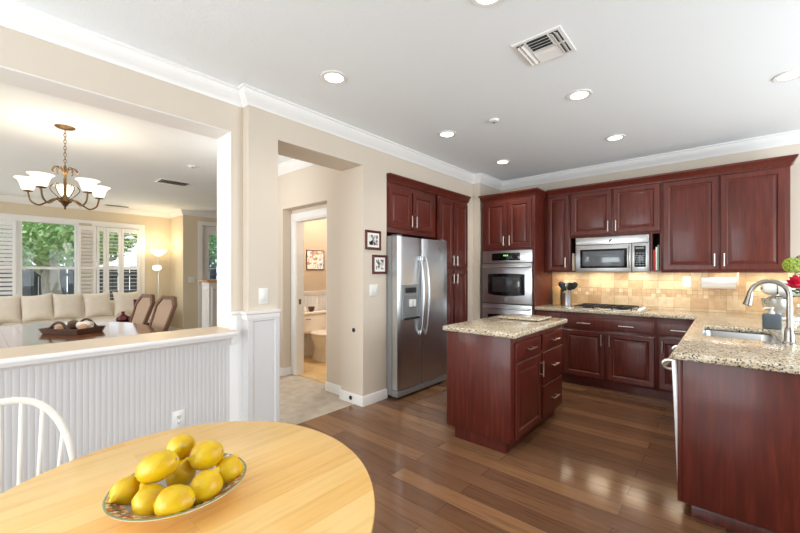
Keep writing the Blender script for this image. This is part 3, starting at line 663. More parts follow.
# --- microwave
t = thing('microwave_oven', 'stainless over-the-range microwave below the short cherry cabinet', 'microwave', (-1.065, 5.05, 1.358))
MB().box(-1.462, -0.667, 4.90, YB-0.03, 1.358, 1.782, 0.004).build('body', M_steel, t)
MB().box(-1.462, -0.667, 4.872, 4.902, 1.69, 1.782, 0.006).build('vent_grille', M_steel, t)
d = MB().box(-1.462, -0.842, 4.868, 4.905, 1.360, 1.686, 0.006).build('door', M_steel, t)
w = MB().box(-1.405, -0.885, 4.864, 4.872, 1.405, 1.635, 0.003).build('window_surround', M_black, d)
MB().box(-1.375, -0.915, 4.861, 4.866, 1.43, 1.61, 0.001).build('window_glass', M_mwglass, w)
MB().tube([(-0.862, 4.866, 1.41), (-0.862, 4.846, 1.43), (-0.862, 4.838, 1.52), (-0.862, 4.846, 1.63), (-0.862, 4.866, 1.65)], 0.010, seg=10).build('handle', M_nickel, d)
c = MB().box(-0.838, -0.667, 4.870, 4.905, 1.360, 1.686, 0.006).build('control_panel', M_steel, t)
k = MB().box(-0.812, -0.700, 4.866, 4.872, 1.415, 1.655, 0.003).build('keypad', M_black, c)
m = MB()
for i in range(3):
    for j in range(6): m.box(-0.798+i*0.032, -0.776+i*0.032, 4.8645, 4.867, 1.435+j*0.026, 1.447+j*0.026)
m.build('buttons', M_greyplast, k)
MB().box(-0.80, -0.715, 4.8645, 4.867, 1.62, 1.642).build('display', P('lcd_grey', srgb(90, 100, 96), 0.2), k)
MB().lathe([(0.022, 0), (0.02, 0.002)], (-1.065, 4.872, 1.733), axis=(0, -1, 0), sy=0.45, seg=20).build('emblem', M_iron, t)
def book(x0, x1, z1, mat, label, y0=4.945):
    m = MB().box(x0, x1, y0, y0+0.22, 1.3755, z1, 0.002)
    solo('book', m, mat, label, 'book', ((x0+x1)/2, y0+0.11, 1.3755), 'books beside the microwave')
book(-1.525, -1.507, 1.60, M_paper, 'pale cream book standing in the gap left of the microwave')
book(-1.503, -1.490, 1.585, P('book_tan', srgb(206, 180, 140), 0.7), 'tan book nearest the left side of the microwave')
book(-0.640, -0.618, 1.61, P('book_red', srgb(176, 28, 34), 0.5), 'red book in the gap right of the microwave')
book(-0.615, -0.600, 1.64, M_paper, 'white book between the red and green books right of the microwave')
book(-0.597, -0.582, 1.66, P('book_green', srgb(118, 150, 126), 0.6), 'sage green book right of the white book beside the microwave')

# --- base cabinets of the back run
YF = 4.645
t = thing('cabinet', 'cherry base cabinet with wide drawer and two doors under the cooktop', 'cabinet', (-1.05, 4.95, 0), 'built-in cherry cabinets')
MB().box(-1.888, -0.566, YF, 5.24, 0.10, 0.872, 0.002).build('body', M_cherry, t)
MB().box(-1.888, -0.566, YF+0.07, 5.24, 0.0, 0.10).build('toe_kick', M_cherry, t)
MB().panel((-1.87, YF, 0.12), U2, N2, 0.31, 0.73, [(0, 0), (0, 0.006), (0.003, 0.008)]).build('filler_panel', M_cherry, t)
drawer(t, (-1.525, YF, 0.685), U2, N2, 0.94, 0.14, (0.25, 0.72), 0.15)
door(t, (-1.525, YF, 0.125), U2, N2, 0.455, 0.535, (0.425, 0.45)); door(t, (-1.045, YF, 0.125), U2, N2, 0.46, 0.535, (0.03, 0.45))
t = thing('cabinet', 'narrow cherry base cabinet with one drawer in the corner by the dishwasher', 'cabinet', (-0.36, 4.95, 0), 'built-in cherry cabinets')
MB().box(-0.564, -0.19, YF, 5.24, 0.10, 0.872, 0.002).build('body', M_cherry, t)
MB().box(-0.564, -0.19, YF+0.07, 5.24, 0.0, 0.10).build('toe_kick', M_cherry, t)
drawer(t, (-0.545, YF, 0.685), U2, N2, 0.335, 0.14); door(t, (-0.545, YF, 0.125), U2, N2, 0.335, 0.535, (0.03, 0.45))
# --- peninsula
t = thing('cabinet', 'cherry peninsula base with plain end panel below the granite sink counter', 'cabinet', (0.2, 3.5, 0), 'built-in cherry cabinets')
MB().box(-0.183, 0.72, 2.470, 2.492, 0.10, 0.873, 0.002).box(-0.206, -0.183, 2.468, 2.495, 0.10, 0.873, 0.002).build('end_panel', M_cherry, t)
m = MB().box(0.44, 0.70, 2.492, YF, 0.10, 0.872).box(-0.165, -0.150, 3.10, 3.20, 0.10, 0.872).box(-0.18, 0.44, 3.985, YF, 0.10, 0.872).box(-0.18, 0.44, 3.105, 3.12, 0.1, 0.872)
m.box(-0.18, 0.44, 3.12, 3.985, 0.10, 0.60).build('body', M_cherry, t)
m = MB().box(-0.148, 0.66, 2.55, YF, 0.0, 0.10)
m.sweep([(0.66, 2.55), (-0.148, 2.55)], [(0, 0.0), (0.012, 0), (0.012, 0.05), (0.006, 0.062), (0, 0.065)], side=-1).build('toe_kick', M_cherry, t)
for i, y0 in enumerate((3.13, 3.56)):
    door(t, (-0.18, y0+0.41, 0.125), (0, -1, 0), (-1, 0, 0), 0.41, 0.535, ((0.03 if i == 0 else 0.38), 0.45)); drawer(t, (-0.18, y0+0.41, 0.685), (0, -1, 0), (-1, 0, 0), 0.41, 0.14, ())
# dishwasher, door a little ajar
t = thing('dishwasher', 'white-edged stainless dishwasher at the near end of the peninsula', 'dishwasher', (0.1, 2.80, 0.0))
MB().box(-0.150, 0.43, 2.50, 3.10, 0.10, 0.868).build('body', M_greyplast, t)
MB().box(-0.10, 0.40, 2.62, 3.09, 0.0, 0.10).build('toe_kick', M_iron, t)
R_ = Matrix.Translation((-0.185, 2.8, 0.125)) @ Matrix.Rotation(math.radians(-2.3), 4, 'Y') @ Matrix.Translation((0.185, -2.8, -0.125))
d = MB().box(-0.207, -0.183, 2.503, 3.098, 0.125, 0.860, 0.004, M=R_).build('door', P('dishwasher_steel', srgb(226, 226, 226), 0.35, metal=0.35), t)
m = MB()
for yy in (2.545, 3.055):
    m.tube(spline([R_ @ Vector(p) for p in [(-0.205, yy, 0.850), (-0.232, yy, 0.850), (-0.250, yy, 0.838), (-0.252, yy, 0.820), (-0.238, yy, 0.804), (-0.205, yy, 0.798)]], 4), 0.008, seg=10)
m.tube(spline([R_ @ Vector(p) for p in [(-0.252, 2.545, 0.822), (-0.238, 2.60, 0.822), (-0.238, 2.80, 0.822), (-0.238, 3.0, 0.822), (-0.252, 3.055, 0.822)]]), 0.010, seg=12)
m.build('handle', M_nickel, d)
# --- countertop
m = MB().slab([-1.888, -0.228, -0.135, 0.255, 0.86], [2.44, 3.22, 3.88, 4.612, 5.248],
    lambda x, y: (y > 4.612 or x > -0.228) and not (-0.135 < x < 0.255 and 3.22 < y < 3.88), 0.873, 0.914, 0.010)
solo('kitchen_countertop', m, M_granite, 'L-shaped speckled granite countertop along back wall and peninsula', 'countertop', (0.2, 4.5, 0.873))
# --- sink
t = thing('sink', 'stainless undermount sink bowl set in the peninsula countertop', 'sink', (0.06, 3.55, 0.66))
xs0, xs1, ys0, ys1 = -0.150, 0.270, 3.205, 3.895
def rrect(x0, x1, y0, y1, r, z, n=6):
    p = []
    for cx_, cy_, a0 in ((x1-r, y1-r, 0), (x0+r, y1-r, PI/2), (x0+r, y0+r, PI), (x1-r, y0+r, 3*PI/2)):
        for i in range(n+1): a = a0+PI/2*i/n; p.append(Vector((cx_+r*math.cos(a), cy_+r*math.sin(a), z)))
    return p
m = MB(); vr = m.grid([rrect(xs0, xs1, ys0, ys1, 0.05, 0.8725), rrect(xs0+0.012, xs1-0.012, ys0+0.012, ys1-0.012, 0.05, 0.8725), rrect(xs0+0.015, xs1-0.015, ys0+0.015, ys1-0.015, 0.05, 0.86), rrect(xs0+0.022, xs1-0.022, ys0+0.022, ys1-0.022, 0.05, 0.72), rrect(xs0+0.06, xs1-0.06, ys0+0.06, ys1-0.06, 0.04, 0.69)], closed=True); m.cap(vr[-1])
m.build('basin', P('satin_sink_steel', srgb(200, 200, 200), 0.3, metal=1.0), t)
MB().lathe([(0.045, 0), (0.045, 0.003), (0.03, 0.004), (0.028, 0.001)], (0.06, 3.55, 0.690)).build('drain', M_chrome, t)

# --- island
t = thing('cabinet', 'freestanding cherry island cabinet with drawers in the middle of the kitchen', 'cabinet', (-1.49, 3.03, 0), 'built-in cherry cabinets')
XI = -1.205
MB().box(-1.770, XI, 2.502, 3.575, 0.10, 0.873, 0.003).build('body', M_cherry, t)
MB().box(-1.71, XI-0.055, 2.535, 3.56, 0.0, 0.10).build('toe_kick', M_cherry, t)
drawer(t, (XI, 2.565, 0.690), U, NN, 0.475, 0.135); door(t, (XI, 2.565, 0.115), U, NN, 0.475, 0.555, (0.445, 0.44))
for z0, h_ in ((0.690, 0.135), (0.405, 0.265), (0.115, 0.27)): drawer(t, (XI, 3.085, z0), U, NN, 0.475, h_)
m = MB().slab([-1.788, -1.150], [2.462, 3.60], lambda x, y: True, 0.873, 0.914, 0.012)
solo('island_countertop', m, M_granite, 'speckled granite slab with rounded corners on top of the island', 'countertop', (-1.48, 3.03, 0.873))
t = thing('cutting_board', 'rectangular stone cutting board lying on the island granite', 'cutting board', (-1.45, 3.33, 0.914))
MB().box(-1.655, -1.265, 3.17, 3.50, 0.921, 0.937, 0.005).build('board', M_granite, t)
for a in (-1.63, -1.29):
    for b in (3.195, 3.475): MB().cyl((a, b, 0.914), (a, b, 0.922), 0.012, 0.01, seg=12).build('foot', M_iron, t)

# --- refrigerator
t = thing('refrigerator', 'stainless side-by-side refrigerator with ice dispenser in the wall alcove', 'refrigerator', (-3.0, 3.32, 0))
M_fsteel = P('fridge_stainless', srgb(212, 216, 220), 0.31, metal=1.0, bump=0.03, bscale=60, stretch=(1, 1, 60))
MB().box(-3.45, -2.745, 2.866, 3.774, 0.03, 1.745, 0.006).build('body', M_steelside, t)
XFR = -2.655
def fdoor(y0, y1):
    m = MB(); n = 10; rows = []
    for i in range(n+1):
        a = i/n; yy = y0+(y1-y0)*a; bul = 0.004*(1-(2*a-1)**2)
        e = 0.012 if i in (0, n) else 0.0
        rows.append([Vector((-2.738, yy, 0.10)), Vector((XFR-e+bul, yy, 0.10)), Vector((XFR-e+bul, yy, 1.735)), Vector((-2.738, yy, 1.735))])
    vr = m.grid(rows, closed=True); m.cap(vr[0]); m.cap(vr[-1])
    return m
fz = fdoor(2.868, 3.268).build('freezer_door', M_fsteel, t, sharp=50)
fr = fdoor(3.276, 3.772).build('fridge_door', M_fsteel, t, sharp=50)
def fhandle(par, y, s):
    m = MB(); pts = []
    for i in range(13):
        a = i/12; z = 0.66+0.86*a; pts.append((XFR+0.02+0.045*math.sin(PI*min(1, max(0, a)))**0.6, y, z))
    m.tube(pts, [0.011+0.004*math.sin(PI*i/12) for i in range(13)], seg=12)
    m.box(XFR-0.002, XFR+0.03, y-0.014, y+0.014, 0.645, 0.70, 0.006).box(XFR-0.002, XFR+0.03, y-0.014, y+0.014, 1.48, 1.535, 0.006)
    m.build('handle', M_steel, par)
fhandle(fz, 3.222, 1); fhandle(fr, 3.318, -1)
dp = MB().panel((XFR+0.004, 2.925, 0.845), (0, 1, 0), (1, 0, 0), 0.262, 0.375, [(0, 0), (0, 0.012), (0.004, 0.016), (0.022, 0.016), (0.026, 0.012)]).build('dispenser', P('dispenser_silver', srgb(150, 154, 158), 0.35, metal=0.5), fz)
MB().box(XFR+0.016, XFR+0.018, 2.955, 3.155, 0.87, 1.10).build('dispenser_recess', P('dispenser_grey', srgb(120, 122, 124), 0.5), dp)
MB().box(XFR+0.015, XFR+0.022, 2.965, 3.145, 1.13, 1.185, 0.003).build('dispenser_buttons', M_iron, dp)
MB().box(XFR+0.015, XFR+0.045, 3.02, 3.06, 0.98, 1.06, 0.006).box(XFR+0.015, XFR+0.045, 3.075, 3.115, 0.98, 1.06, 0.006).build('dispenser_paddles', M_plast, dp)
MB().box(XFR+0.0, XFR+0.05, 2.935, 3.175, 0.845, 0.866, 0.004).build('drip_tray', M_iron, dp)
MB().lathe([(0.04, 0), (0.038, 0.003)], (XFR+0.007, 3.60, 1.625), axis=(1, 0, 0), sx=0.4, sy=1, seg=24).build('emblem', M_nickel, fr)
m = MB().box(-2.75, -2.66, 2.868, 3.772, 0.025, 0.092, 0.004)
m.build('base_grille', M_steelside, t)
MB().box(-2.76, -2.68, 2.88, 2.96, 1.735, 1.755, 0.004).build('hinge_cover', M_greyplast, t)
MB().box(-2.76, -2.68, 3.68, 3.76, 1.735, 1.755, 0.004).build('hinge_cover', M_greyplast, t)
m = MB()
for a in (-3.35, -2.80):
    for b in (2.93, 3.71): m.cyl((a, b, 0), (a, b, 0.035), 0.025, seg=12)
m.build('roller_feet', M_iron, t)

# --- cooktop
t = thing('cooktop', 'black gas cooktop with iron grates set in the granite below the microwave', 'cooktop', (-1.07, 4.95, 0.914))
MB().box(-1.45, -0.69, 4.71, 5.19, 0.9145, 0.922, 0.003).build('tray', M_steel, t)
for k, (bx, by, r) in enumerate([(-1.31, 4.83, 0.04), (-1.31, 5.07, 0.045), (-1.12, 4.95, 0.06), (-0.93, 4.83, 0.045), (-0.93, 5.07, 0.04)]):
    MB().lathe([(r+0.02, 0), (r+0.018, 0.006), (r, 0.008), (r, 0.014), (r*0.85, 0.018)], (bx, by, 0.922), seg=20).build('burner', M_iron, t)
for gx0, gx1 in ((-1.43, -1.225), (-1.215, -1.025), (-1.015, -0.82)):
    m = MB(); z = 0.945; gy0, gy1 = 4.74, 5.16
    m.tube([(gx0, gy0, z), (gx1, gy0, z), (gx1, gy1, z), (gx0, gy1, z), (gx0, gy0, z)], 0.006, seg=8)
    cx_ = (gx0+gx1)/2
    m.tube([(cx_, gy0, z), (cx_, gy1, z)], 0.006, seg=8)
    for gy in (4.83, 4.95, 5.07): m.tube([(gx0, gy, z+0.002), (gx1, gy, z+0.002)], 0.006, seg=8)
    for gx in (gx0, gx1):
        for gy in (gy0, gy1): m.cyl((gx, gy, 0.922), (gx, gy, z), 0.006, seg=8)
    m.build('grate', M_iron, t)
for i in range(5): MB().lathe([(0.019, 0), (0.019, 0.012), (0.016, 0.024), (0.006, 0.026)], (-0.755, 4.76+i*0.09, 0.922), seg=16).build('knob', M_steel, t)

# --- faucet, filter tap, dispenser
def arc(c, r, a0, a1, n, ux, z=UP):
    return [Vector(c)+Vector(ux)*(r*math.cos(a0+(a1-a0)*i/n))+z*(r*math.sin(a0+(a1-a0)*i/n)) for i in range(n+1)]
fx, fy = 0.292, 3.165
t = thing('faucet', 'brushed high-arc pull-down kitchen faucet at the sink', 'faucet', (fx, fy, 0.914))
MB().lathe([(0.032, 0), (0.032, 0.008), (0.026, 0.014), (0.024, 0.06), (0.022, 0.09), (0.018, 0.10)], (fx, fy, 0.914), seg=24).build('base', M_chrome, t)
MB().tube([(fx, fy, 1.0), (fx, fy, 1.20)] + arc((fx-0.088, fy, 1.205), 0.088, 0, PI*0.93, 16, (1, 0, 0)), 0.0135, seg=14).build('spout', M_chrome, t)
e = Vector((fx-0.174, fy, 1.222))
MB().tube([e+Vector((0, 0, 0.005)), e+Vector((-0.004, 0, -0.02)), e+Vector((-0.016, 0, -0.08)), e+Vector((-0.018, 0, -0.085))], [0.015, 0.0165, 0.024, 0.02], seg=16).build('spray_head', M_chrome, t)
MB().tube([(fx+0.02, fy, 0.985), (fx+0.055, fy-0.01, 0.99), (fx+0.085, fy-0.02, 1.03)], [0.011, 0.009, 0.007], seg=10).build('lever', M_chrome, t)
gx, gy = 0.318, 3.36
t = thing('filter_faucet', 'small thin gooseneck water tap behind the main faucet', 'faucet', (gx, gy, 0.914))
MB().lathe([(0.02, 0), (0.02, 0.006), (0.014, 0.012), (0.013, 0.05), (0.008, 0.055)], (gx, gy, 0.914), seg=18).build('base', M_chrome, t)
MB().tube([(gx, gy, 0.96), (gx, gy, 1.13)] + arc((gx-0.06, gy, 1.135), 0.06, 0, PI*0.95, 14, (1, 0, 0)), 0.0095, seg=10).build('spout', M_chrome, t)
MB().tube([(gx, gy, 0.955), (gx+0.05, gy, 0.96)], 0.005, seg=8).build('lever', M_chrome, t)
t = thing('soap_dispenser', 'slate grey soap dispenser with white pump behind the sink', 'soap dispenser', (0.268, 3.945, 0.914))
MB().box(0.215, 0.321, 3.905, 3.985, 0.914, 1.03, 0.012, seg=3).build('bottle', M_slate, t)
m = MB().lathe([(0.018, 0), (0.018, 0.016), (0.008, 0.018), (0.007, 0.04), (0.014, 0.042), (0.014, 0.05)], (0.268, 3.945, 1.03), seg=16)
m.tube([(0.268, 3.945, 1.075), (0.225, 3.93, 1.072), (0.218, 3.928, 1.062)], 0.005, seg=8); m.build('pump', M_plast, t)

# --- stand mixer (faces -X)
mx, my = 0.46, 4.80
t = thing('stand_mixer', 'white stand mixer with steel bowl in the counter corner behind the faucet', 'mixer', (mx, my, 0.914))
m = MB().box(mx-0.19, mx+0.19, my-0.095, my+0.095, 0.914, 0.942, 0.014, seg=3); m.build('base', M_plast, t)
m = MB(); m.tube([(mx+0.125, my, 0.93), (mx+0.115, my, 1.05), (mx+0.105, my, 1.15)], [0.062, 0.05, 0.055], seg=18); m.build('column', M_plast, t)
m = MB(); m.lathe([(0.02, -0.19), (0.05, -0.185), (0.062, -0.15), (0.07, -0.05), (0.07, 0.08), (0.062, 0.15), (0.035, 0.19)], (mx-0.01, my, 1.205), axis=(1, 0, 0), seg=24); m.build('motor_head', M_plast, t)
MB().lathe([(0.022, 0), (0.022, 0.012)], (mx-0.20, my, 1.205), axis=(-1, 0, 0), seg=16).build('hub_cap', M_chrome, t)
MB().lathe([(0.066, 0), (0.066, 0.008)], (mx-0.10, my, 1.203), axis=(1, 0, 0), seg=24).lathe([(0.071, -0.004), (0.071, 0.004)], (mx-0.10, my, 1.205), axis=(1, 0, 0), seg=24).build('trim_band', M_chrome, t)
MB().lathe([(0.05, 0), (0.055, 0.012), (0.04, 0.02), (0.085, 0.055), (0.106, 0.11), (0.11, 0.165), (0.114, 0.168), (0.107, 0.168), (0.10, 0.11), (0.07, 0.05), (0.0, 0.04)], (mx-0.10, my, 0.942), seg=32, capt=False).build('bowl', M_steel, t)
m = MB().cyl((mx-0.10, my, 1.05), (mx-0.10, my, 1.15), 0.012, seg=12); m.build('beater_shaft', M_chrome, t)

# --- flowers
vx, vy = 0.425, 3.70
t = thing('vase', 'round clear glass vase holding the bouquet right of the faucet', 'vase', (vx, vy, 0.914))
MB().lathe([(0.04, 0), (0.045, 0.004), (0.075, 0.05), (0.085, 0.10), (0.07, 0.15), (0.05, 0.19), (0.055, 0.21)], (vx, vy, 0.914), seg=32, capt=False).build('glass', M_vglass, t)
def stemtube(m, p0, p1):
    mid = (Vector(p0)+Vector(p1))/2+Vector((0.004, 0.004, 0)); m.tube([p0, mid, p1], 0.0028, seg=6)
def bloom_rose(m, c, r):
    c = Vector(c)
    for k, (n, rr, op, hh) in enumerate(((3, 0.30, 0.2, 1.0), (5, 0.52, 0.45, 0.95), (6, 0.78, 0.8, 0.8), (7, 1.0, 1.25, 0.6))):
        for i in range(n):
            a = 2*PI*i/n+k*0.7; rows = []
            for u in range(7):
                q = u/6; row = []
                for v in range(7):
                    w = (v-3)/3; ang = a+w*(PI/n)*1.35*math.sin(PI*(0.25+0.6*q))
                    rad = r*rr*(0.35+0.65*math.sin(q*PI*0.5))+r*0.10*op*q**3*(1-w*w*0.4)
                    z = r*(-0.7+hh*1.5*q-0.5*op*q**4*(1-0.5*w*w))-0.12*r*w*w*q
                    row.append(c+Vector((math.cos(ang)*rad, math.sin(ang)*rad, z)))
                rows.append(row)
            m.grid(rows)
def bloom_cluster(m, c, r, n):
    for i in range(n):
        z = 1-2*(i+0.5)/n; a = i*2.399; q = math.sqrt(1-z*z); p = Vector(c)+Vector((q*math.cos(a), q*math.sin(a), z))*r
        nrm = (p-Vector(c)).normalized(); s_ = r*0.30; e1 = nrm.orthogonal().normalized(); e2 = nrm.cross(e1)
        for k in range(4):
            b = k*PI/2+i; d1 = e1*math.cos(b)+e2*math.sin(b); d2 = e1*math.cos(b+0.6)+e2*math.sin(b+0.6); d3 = e1*math.cos(b-0.6)+e2*math.sin(b-0.6)
            m.face([p, p+d3*s_*0.6+nrm*s_*0.2, p+d1*s_+nrm*s_*0.35, p+d2*s_*0.6+nrm*s_*0.2])
def leafmesh(m, p, d, L, w, nup=Vector((0, 0, 1))):
    d = Vector(d).normalized(); sd = d.cross(nup).normalized(); p = Vector(p); r1, r2, r3 = [], [], []
    for i in range(7):
        a = i/6; c = p+d*(L*a)-nup*(L*0.25*a*a); ww = w*math.sin(PI*min(0.999, a*0.95+0.03))
        r1.append(c-sd*ww+nup*ww*0.3); r2.append(c); r3.append(c+sd*ww+nup*ww*0.3)
    m.grid([r1, r2, r3])
def flower(kind, head, r, label, mat):
    hd = Vector(head); base = Vector((vx+(hd.x-vx)*0.12, vy+(hd.y-vy)*0.12, 0.93))
    t = thing('flower', label, 'flower', base, 'flowers in the glass vase')
    m = MB(); nk = Vector((vx+(hd.x-vx)*0.25, vy+(hd.y-vy)*0.25, 1.12)); m.tube([base, nk, (nk+hd)/2+Vector((0, 0, 0.012)), hd], 0.003, seg=6); m.build('stem', M_green, t)
    b = MB(); (bloom_rose(b, hd, r) if kind == 'rose' else bloom_cluster(b, hd, r, 70)); b.build('bloom', mat, t, recalc=False)
    lf = MB()
    for i in range(3):
        a = i*2.1+hd.x*40; leafmesh(lf, nk.lerp(hd, 0.35+0.2*i), (math.cos(a), math.sin(a), 0.1), 0.075, 0.022)
    lf.build('leaves', M_green, t, recalc=False)
flower('rose', (0.372, 3.65, 1.285), 0.066, 'magenta red rose in the bouquet below the green bloom', M_rose)
flower('cluster', (0.362, 3.74, 1.40), 0.05, 'round lime green bloom at the upper left of the bouquet', M_lime)
flower('cluster', (0.415, 3.78, 1.43), 0.04, 'purple bloom at the top of the bouquet', M_purple)

# --- paper towel, outlet on the tile
t = thing('paper_towel_holder', 'under-cabinet paper towel holder with white roll below the large wall cabinet', 'paper towel holder', (-0.07, 5.14, 1.35))
m = MB().box(-0.225, -0.222, 5.12, 5.16, 1.215, 1.35).box(0.092, 0.095, 5.12, 5.16, 1.215, 1.35).cyl((-0.225, 5.14, 1.235), (0.095, 5.14, 1.235), 0.008, seg=12); m.build('bracket', M_plast, t)
MB().lathe([(0.02, 0), (0.058, 0), (0.058, 0.29), (0.02, 0.29)], (-0.21, 5.14, 1.235), axis=(1, 0, 0), seg=32).build('towel_roll', M_paper, t)
def plate(name, label, c, u, n, w, h, kind, cat='switch'):
    c, u, n = Vector(c), Vector(u), Vector(n)
    t = thing(name, label, cat, c)
    MB().panel(c-u*(w/2)-UP*(h/2), u, n, w, h, [(0, 0), (0, 0.004), (0.003, 0.006)]).build('cover_plate', M_plast, t)
    if kind == 'outlet':
        for s_ in (-1, 1):
            f_ = MB().panel(c+n*0.006-u*0.017+UP*(s_*0.02-0.014), u, n, 0.034, 0.028, [(0, 0), (0, 0.001), (0.002, 0.002)]).build('socket', M_plast, t)
            q = MB()
            for k in (-1, 1): q.panel(c+n*0.008+u*(k*0.007-0.0015)+UP*(s_*0.02-0.002), u, n, 0.003, 0.010, [(0, 0), (0, 0.0005)])
            q.panel(c+n*0.008-u*0.003+UP*(s_*0.02-0.011), u, n, 0.006, 0.005, [(0, 0), (0, 0.0005)])
            q.build('slots', M_dark, f_)
    else:
        k = int(kind)
        for i in range(k):
            off = (i-(k-1)/2)*0.046
            MB().panel(c+n*0.005+u*(off-0.016)-UP*0.033, u, n, 0.032, 0.066, [(0, 0), (0, 0.003), (0.003, 0.005)]).build('rocker', M_plast, t)
    return t
plate('power_outlet', 'white double outlet on the tan tile backsplash', (-0.35, YB-0.010, 1.245), (1, 0, 0), (0, -1, 0), 0.075, 0.12, 'outlet', 'outlet')
plate('power_outlet', 'white wall outlet on the beadboard behind the round table', (XB+0.012, 0.905, 0.338), (0, 1, 0), (1, 0, 0), 0.075, 0.12, 'outlet', 'outlet')
plate('light_switch', 'double white light switch below the two small framed photos', (XA, 2.666, 1.165), (0, 1, 0), (1, 0, 0), 0.115, 0.12, '2')
plate('light_switch', 'single white light switch just above the white chair rail', (XA, 1.472, 1.162), (0, 1, 0), (1, 0, 0), 0.075, 0.125, '1')
plate('light_switch', 'distant white light switch beside the entry door', (-9.21, 3.15, 1.20), (0, 1, 0), (1, 0, 0), 0.16, 0.12, '3')
# --- utensil crock and wooden board
t = thing('utensil_crock', 'stainless utensil crock on the counter by the oven tower', 'crock', (-1.62, 5.05, 0.914))
MB().lathe([(0.055, 0), (0.058, 0.004), (0.058, 0.17), (0.060, 0.175), (0.054, 0.175), (0.052, 0.01)], (-1.62, 5.05, 0.914), seg=32).build('crock', M_steel, t)
for i, (dx, dy, L, kind, lab) in enumerate([(-0.075, 0.0, 0.30, 'spoon', 'black slotted spoon leaning far left in the utensil crock'), (-0.04, -0.03, 0.27, 'flat', 'black spatula leaning left at the front of the utensil crock'), (0.0, 0.02, 0.29, 'spoon', 'steel ladle standing upright in the middle of the utensil crock'), (0.045, -0.02, 0.28, 'flat', 'black turner leaning slightly right in the utensil crock'), (0.085, 0.01, 0.29, 'spoon', 'large black spoon leaning far right in the utensil crock')]):
    b = Vector((-1.62-dx*0.3, 5.05-dy*0.3, 0.926)); e = Vector((-1.62+dx*1.15, 5.05+dy, 0.914+L)); d = (e-b).normalized()
    t = thing('utensil', lab, 'kitchen utensil', b, 'utensils in the crock')
    MB().tube([b, b.lerp(e, 0.8)], 0.005, seg=8).build('handle', M_steel, t)
    m = MB(); mt = M_iron if i != 2 else M_steel
    if kind == 'spoon': m.lathe([(0.006, -0.06), (0.026, -0.042), (0.041, -0.006), (0.038, 0.024), (0.022, 0.042), (0.004, 0.047)], b.lerp(e, 0.92), axis=d, sx=1.0, sy=0.35, seg=16)
    else: m.lathe([(0.006, -0.06), (0.033, -0.05), (0.039, 0.035), (0.034, 0.046)], b.lerp(e, 0.92), axis=d, sx=1.0, sy=0.15, seg=12)
    m.build('head', mt, t)
M_blond = P('blond_wood', srgb(222, 180, 120), 0.5, var=0.08, scale=10)
m = MB().box(-1.835, -1.745, 5.13, 5.20, 0.914, 1.165, 0.004)
solo('wooden_board', m, M_blond, 'pale upright wooden board standing left of the utensil crock', 'wooden board', (-1.79, 5.165, 0.914))
m = MB().box(-1.738, -1.70, 5.15, 5.20, 0.914, 1.14, 0.003)
solo('wooden_board', m, M_darkwood, 'dark brown upright board between pale board and utensil crock', 'wooden board', (-1.72, 5.175, 0.914))

# under-cabinet lights
WARM = (1.0, 0.84, 0.63)
for n_, x, p_ in (('a', -1.70, 1.1), ('b', -1.25, 1.5), ('c', -0.85, 1.5), ('d', -0.42, 1.2), ('e', 0.0, 1.2), ('f', 0.36, 1.2)):
    zz = 1.345 if n_ in 'bc' else 1.34
    l = area('under_cabinet_light_'+n_, (x, 5.10, zz), (x, 5.16, 0.9), 0.22, 0.04, p_, WARM)

# --- recessed ceiling lights
LW = (1.0, 0.91, 0.80)
for k, (x, y, lab) in enumerate([(-2.16, 1.66, 'recessed ceiling light just outside the hallway doorway'), (-0.92, 1.66, 'recessed ceiling light cut by the top edge above the vent'), (-2.165, 3.066, 'recessed ceiling light in front of the refrigerator'),
    (-0.89, 3.062, 'recessed ceiling light right of the ceiling vent'), (-2.165, 4.28, 'recessed ceiling light nearest the oven tower'), (-0.885, 4.263, 'recessed ceiling light in front of the microwave'), (0.346, 3.712, 'recessed ceiling light above the sink at the right edge')]):
    t = thing('recessed_light', lab, 'ceiling light', (x, y, H), 'recessed lights in the kitchen ceiling')
    MB().lathe([(0.094, 0), (0.094, -0.004), (0.088, -0.008), (0.066, -0.006), (0.064, -0.0005)], (x, y, H), seg=36, capb=False, capt=False).build('trim_ring', M_plast, t)
    MB().lathe([(0.0645, -0.003), (0.045, -0.0045), (0.001, -0.005)], (x, y, H), seg=36, capb=False).build('lens', M_bulb, t)
    spot('downlight', (x, y, H-0.03), 22, LW)
# --- ceiling vents and detectors
def vent(label, x0, x1, y0, y1, loc, rows):
    t = thing('ceiling_vent', label, 'vent', loc)
    m = MB(); z = H; w = 0.02
    m.box(x0, x1, y0, y0+w, z-0.008, z).box(x0, x1, y1-w, y1, z-0.008, z).box(x0, x0+w, y0+w, y1-w, z-0.0079, z).box(x1-w, x1, y0+w, y1-w, z-0.0079, z).build('frame', M_white, t)
    MB().box(x0+w, x1-w, y0+w, y1-w, z-0.002, z).build('backing', P('duct_grey', srgb(70, 70, 70), 0.8), t)
    for (a0, a1, b0, b1, d, n, *sg) in rows:
        m = MB(); sg = sg[0] if sg else 1
        for i in range(n):
            if d == 'x':
                c = b0+(b1-b0)*(i+0.5)/n; hh = (b1-b0)/n*0.55
                M_ = Matrix.Translation(((a0+a1)/2, c, z-0.010)) @ Matrix.Rotation(0.6*sg, 4, 'X'); m.box(-(a1-a0)/2, (a1-a0)/2, -hh, hh, -0.0008, 0.0008, M=M_)
            else:
                c = a0+(a1-a0)*(i+0.5)/n; hh = (a1-a0)/n*0.55
                M_ = Matrix.Translation((c, (b0+b1)/2, z-0.010)) @ Matrix.Rotation(0.6*sg, 4, 'Y'); m.box(-hh, hh, -(b1-b0)/2, (b1-b0)/2, -0.0008, 0.0008, M=M_)
            if n <= 4: m.build('louver', M_white, t); m = MB()
        if n > 4: m.build('louvers', M_white, t)
    return t
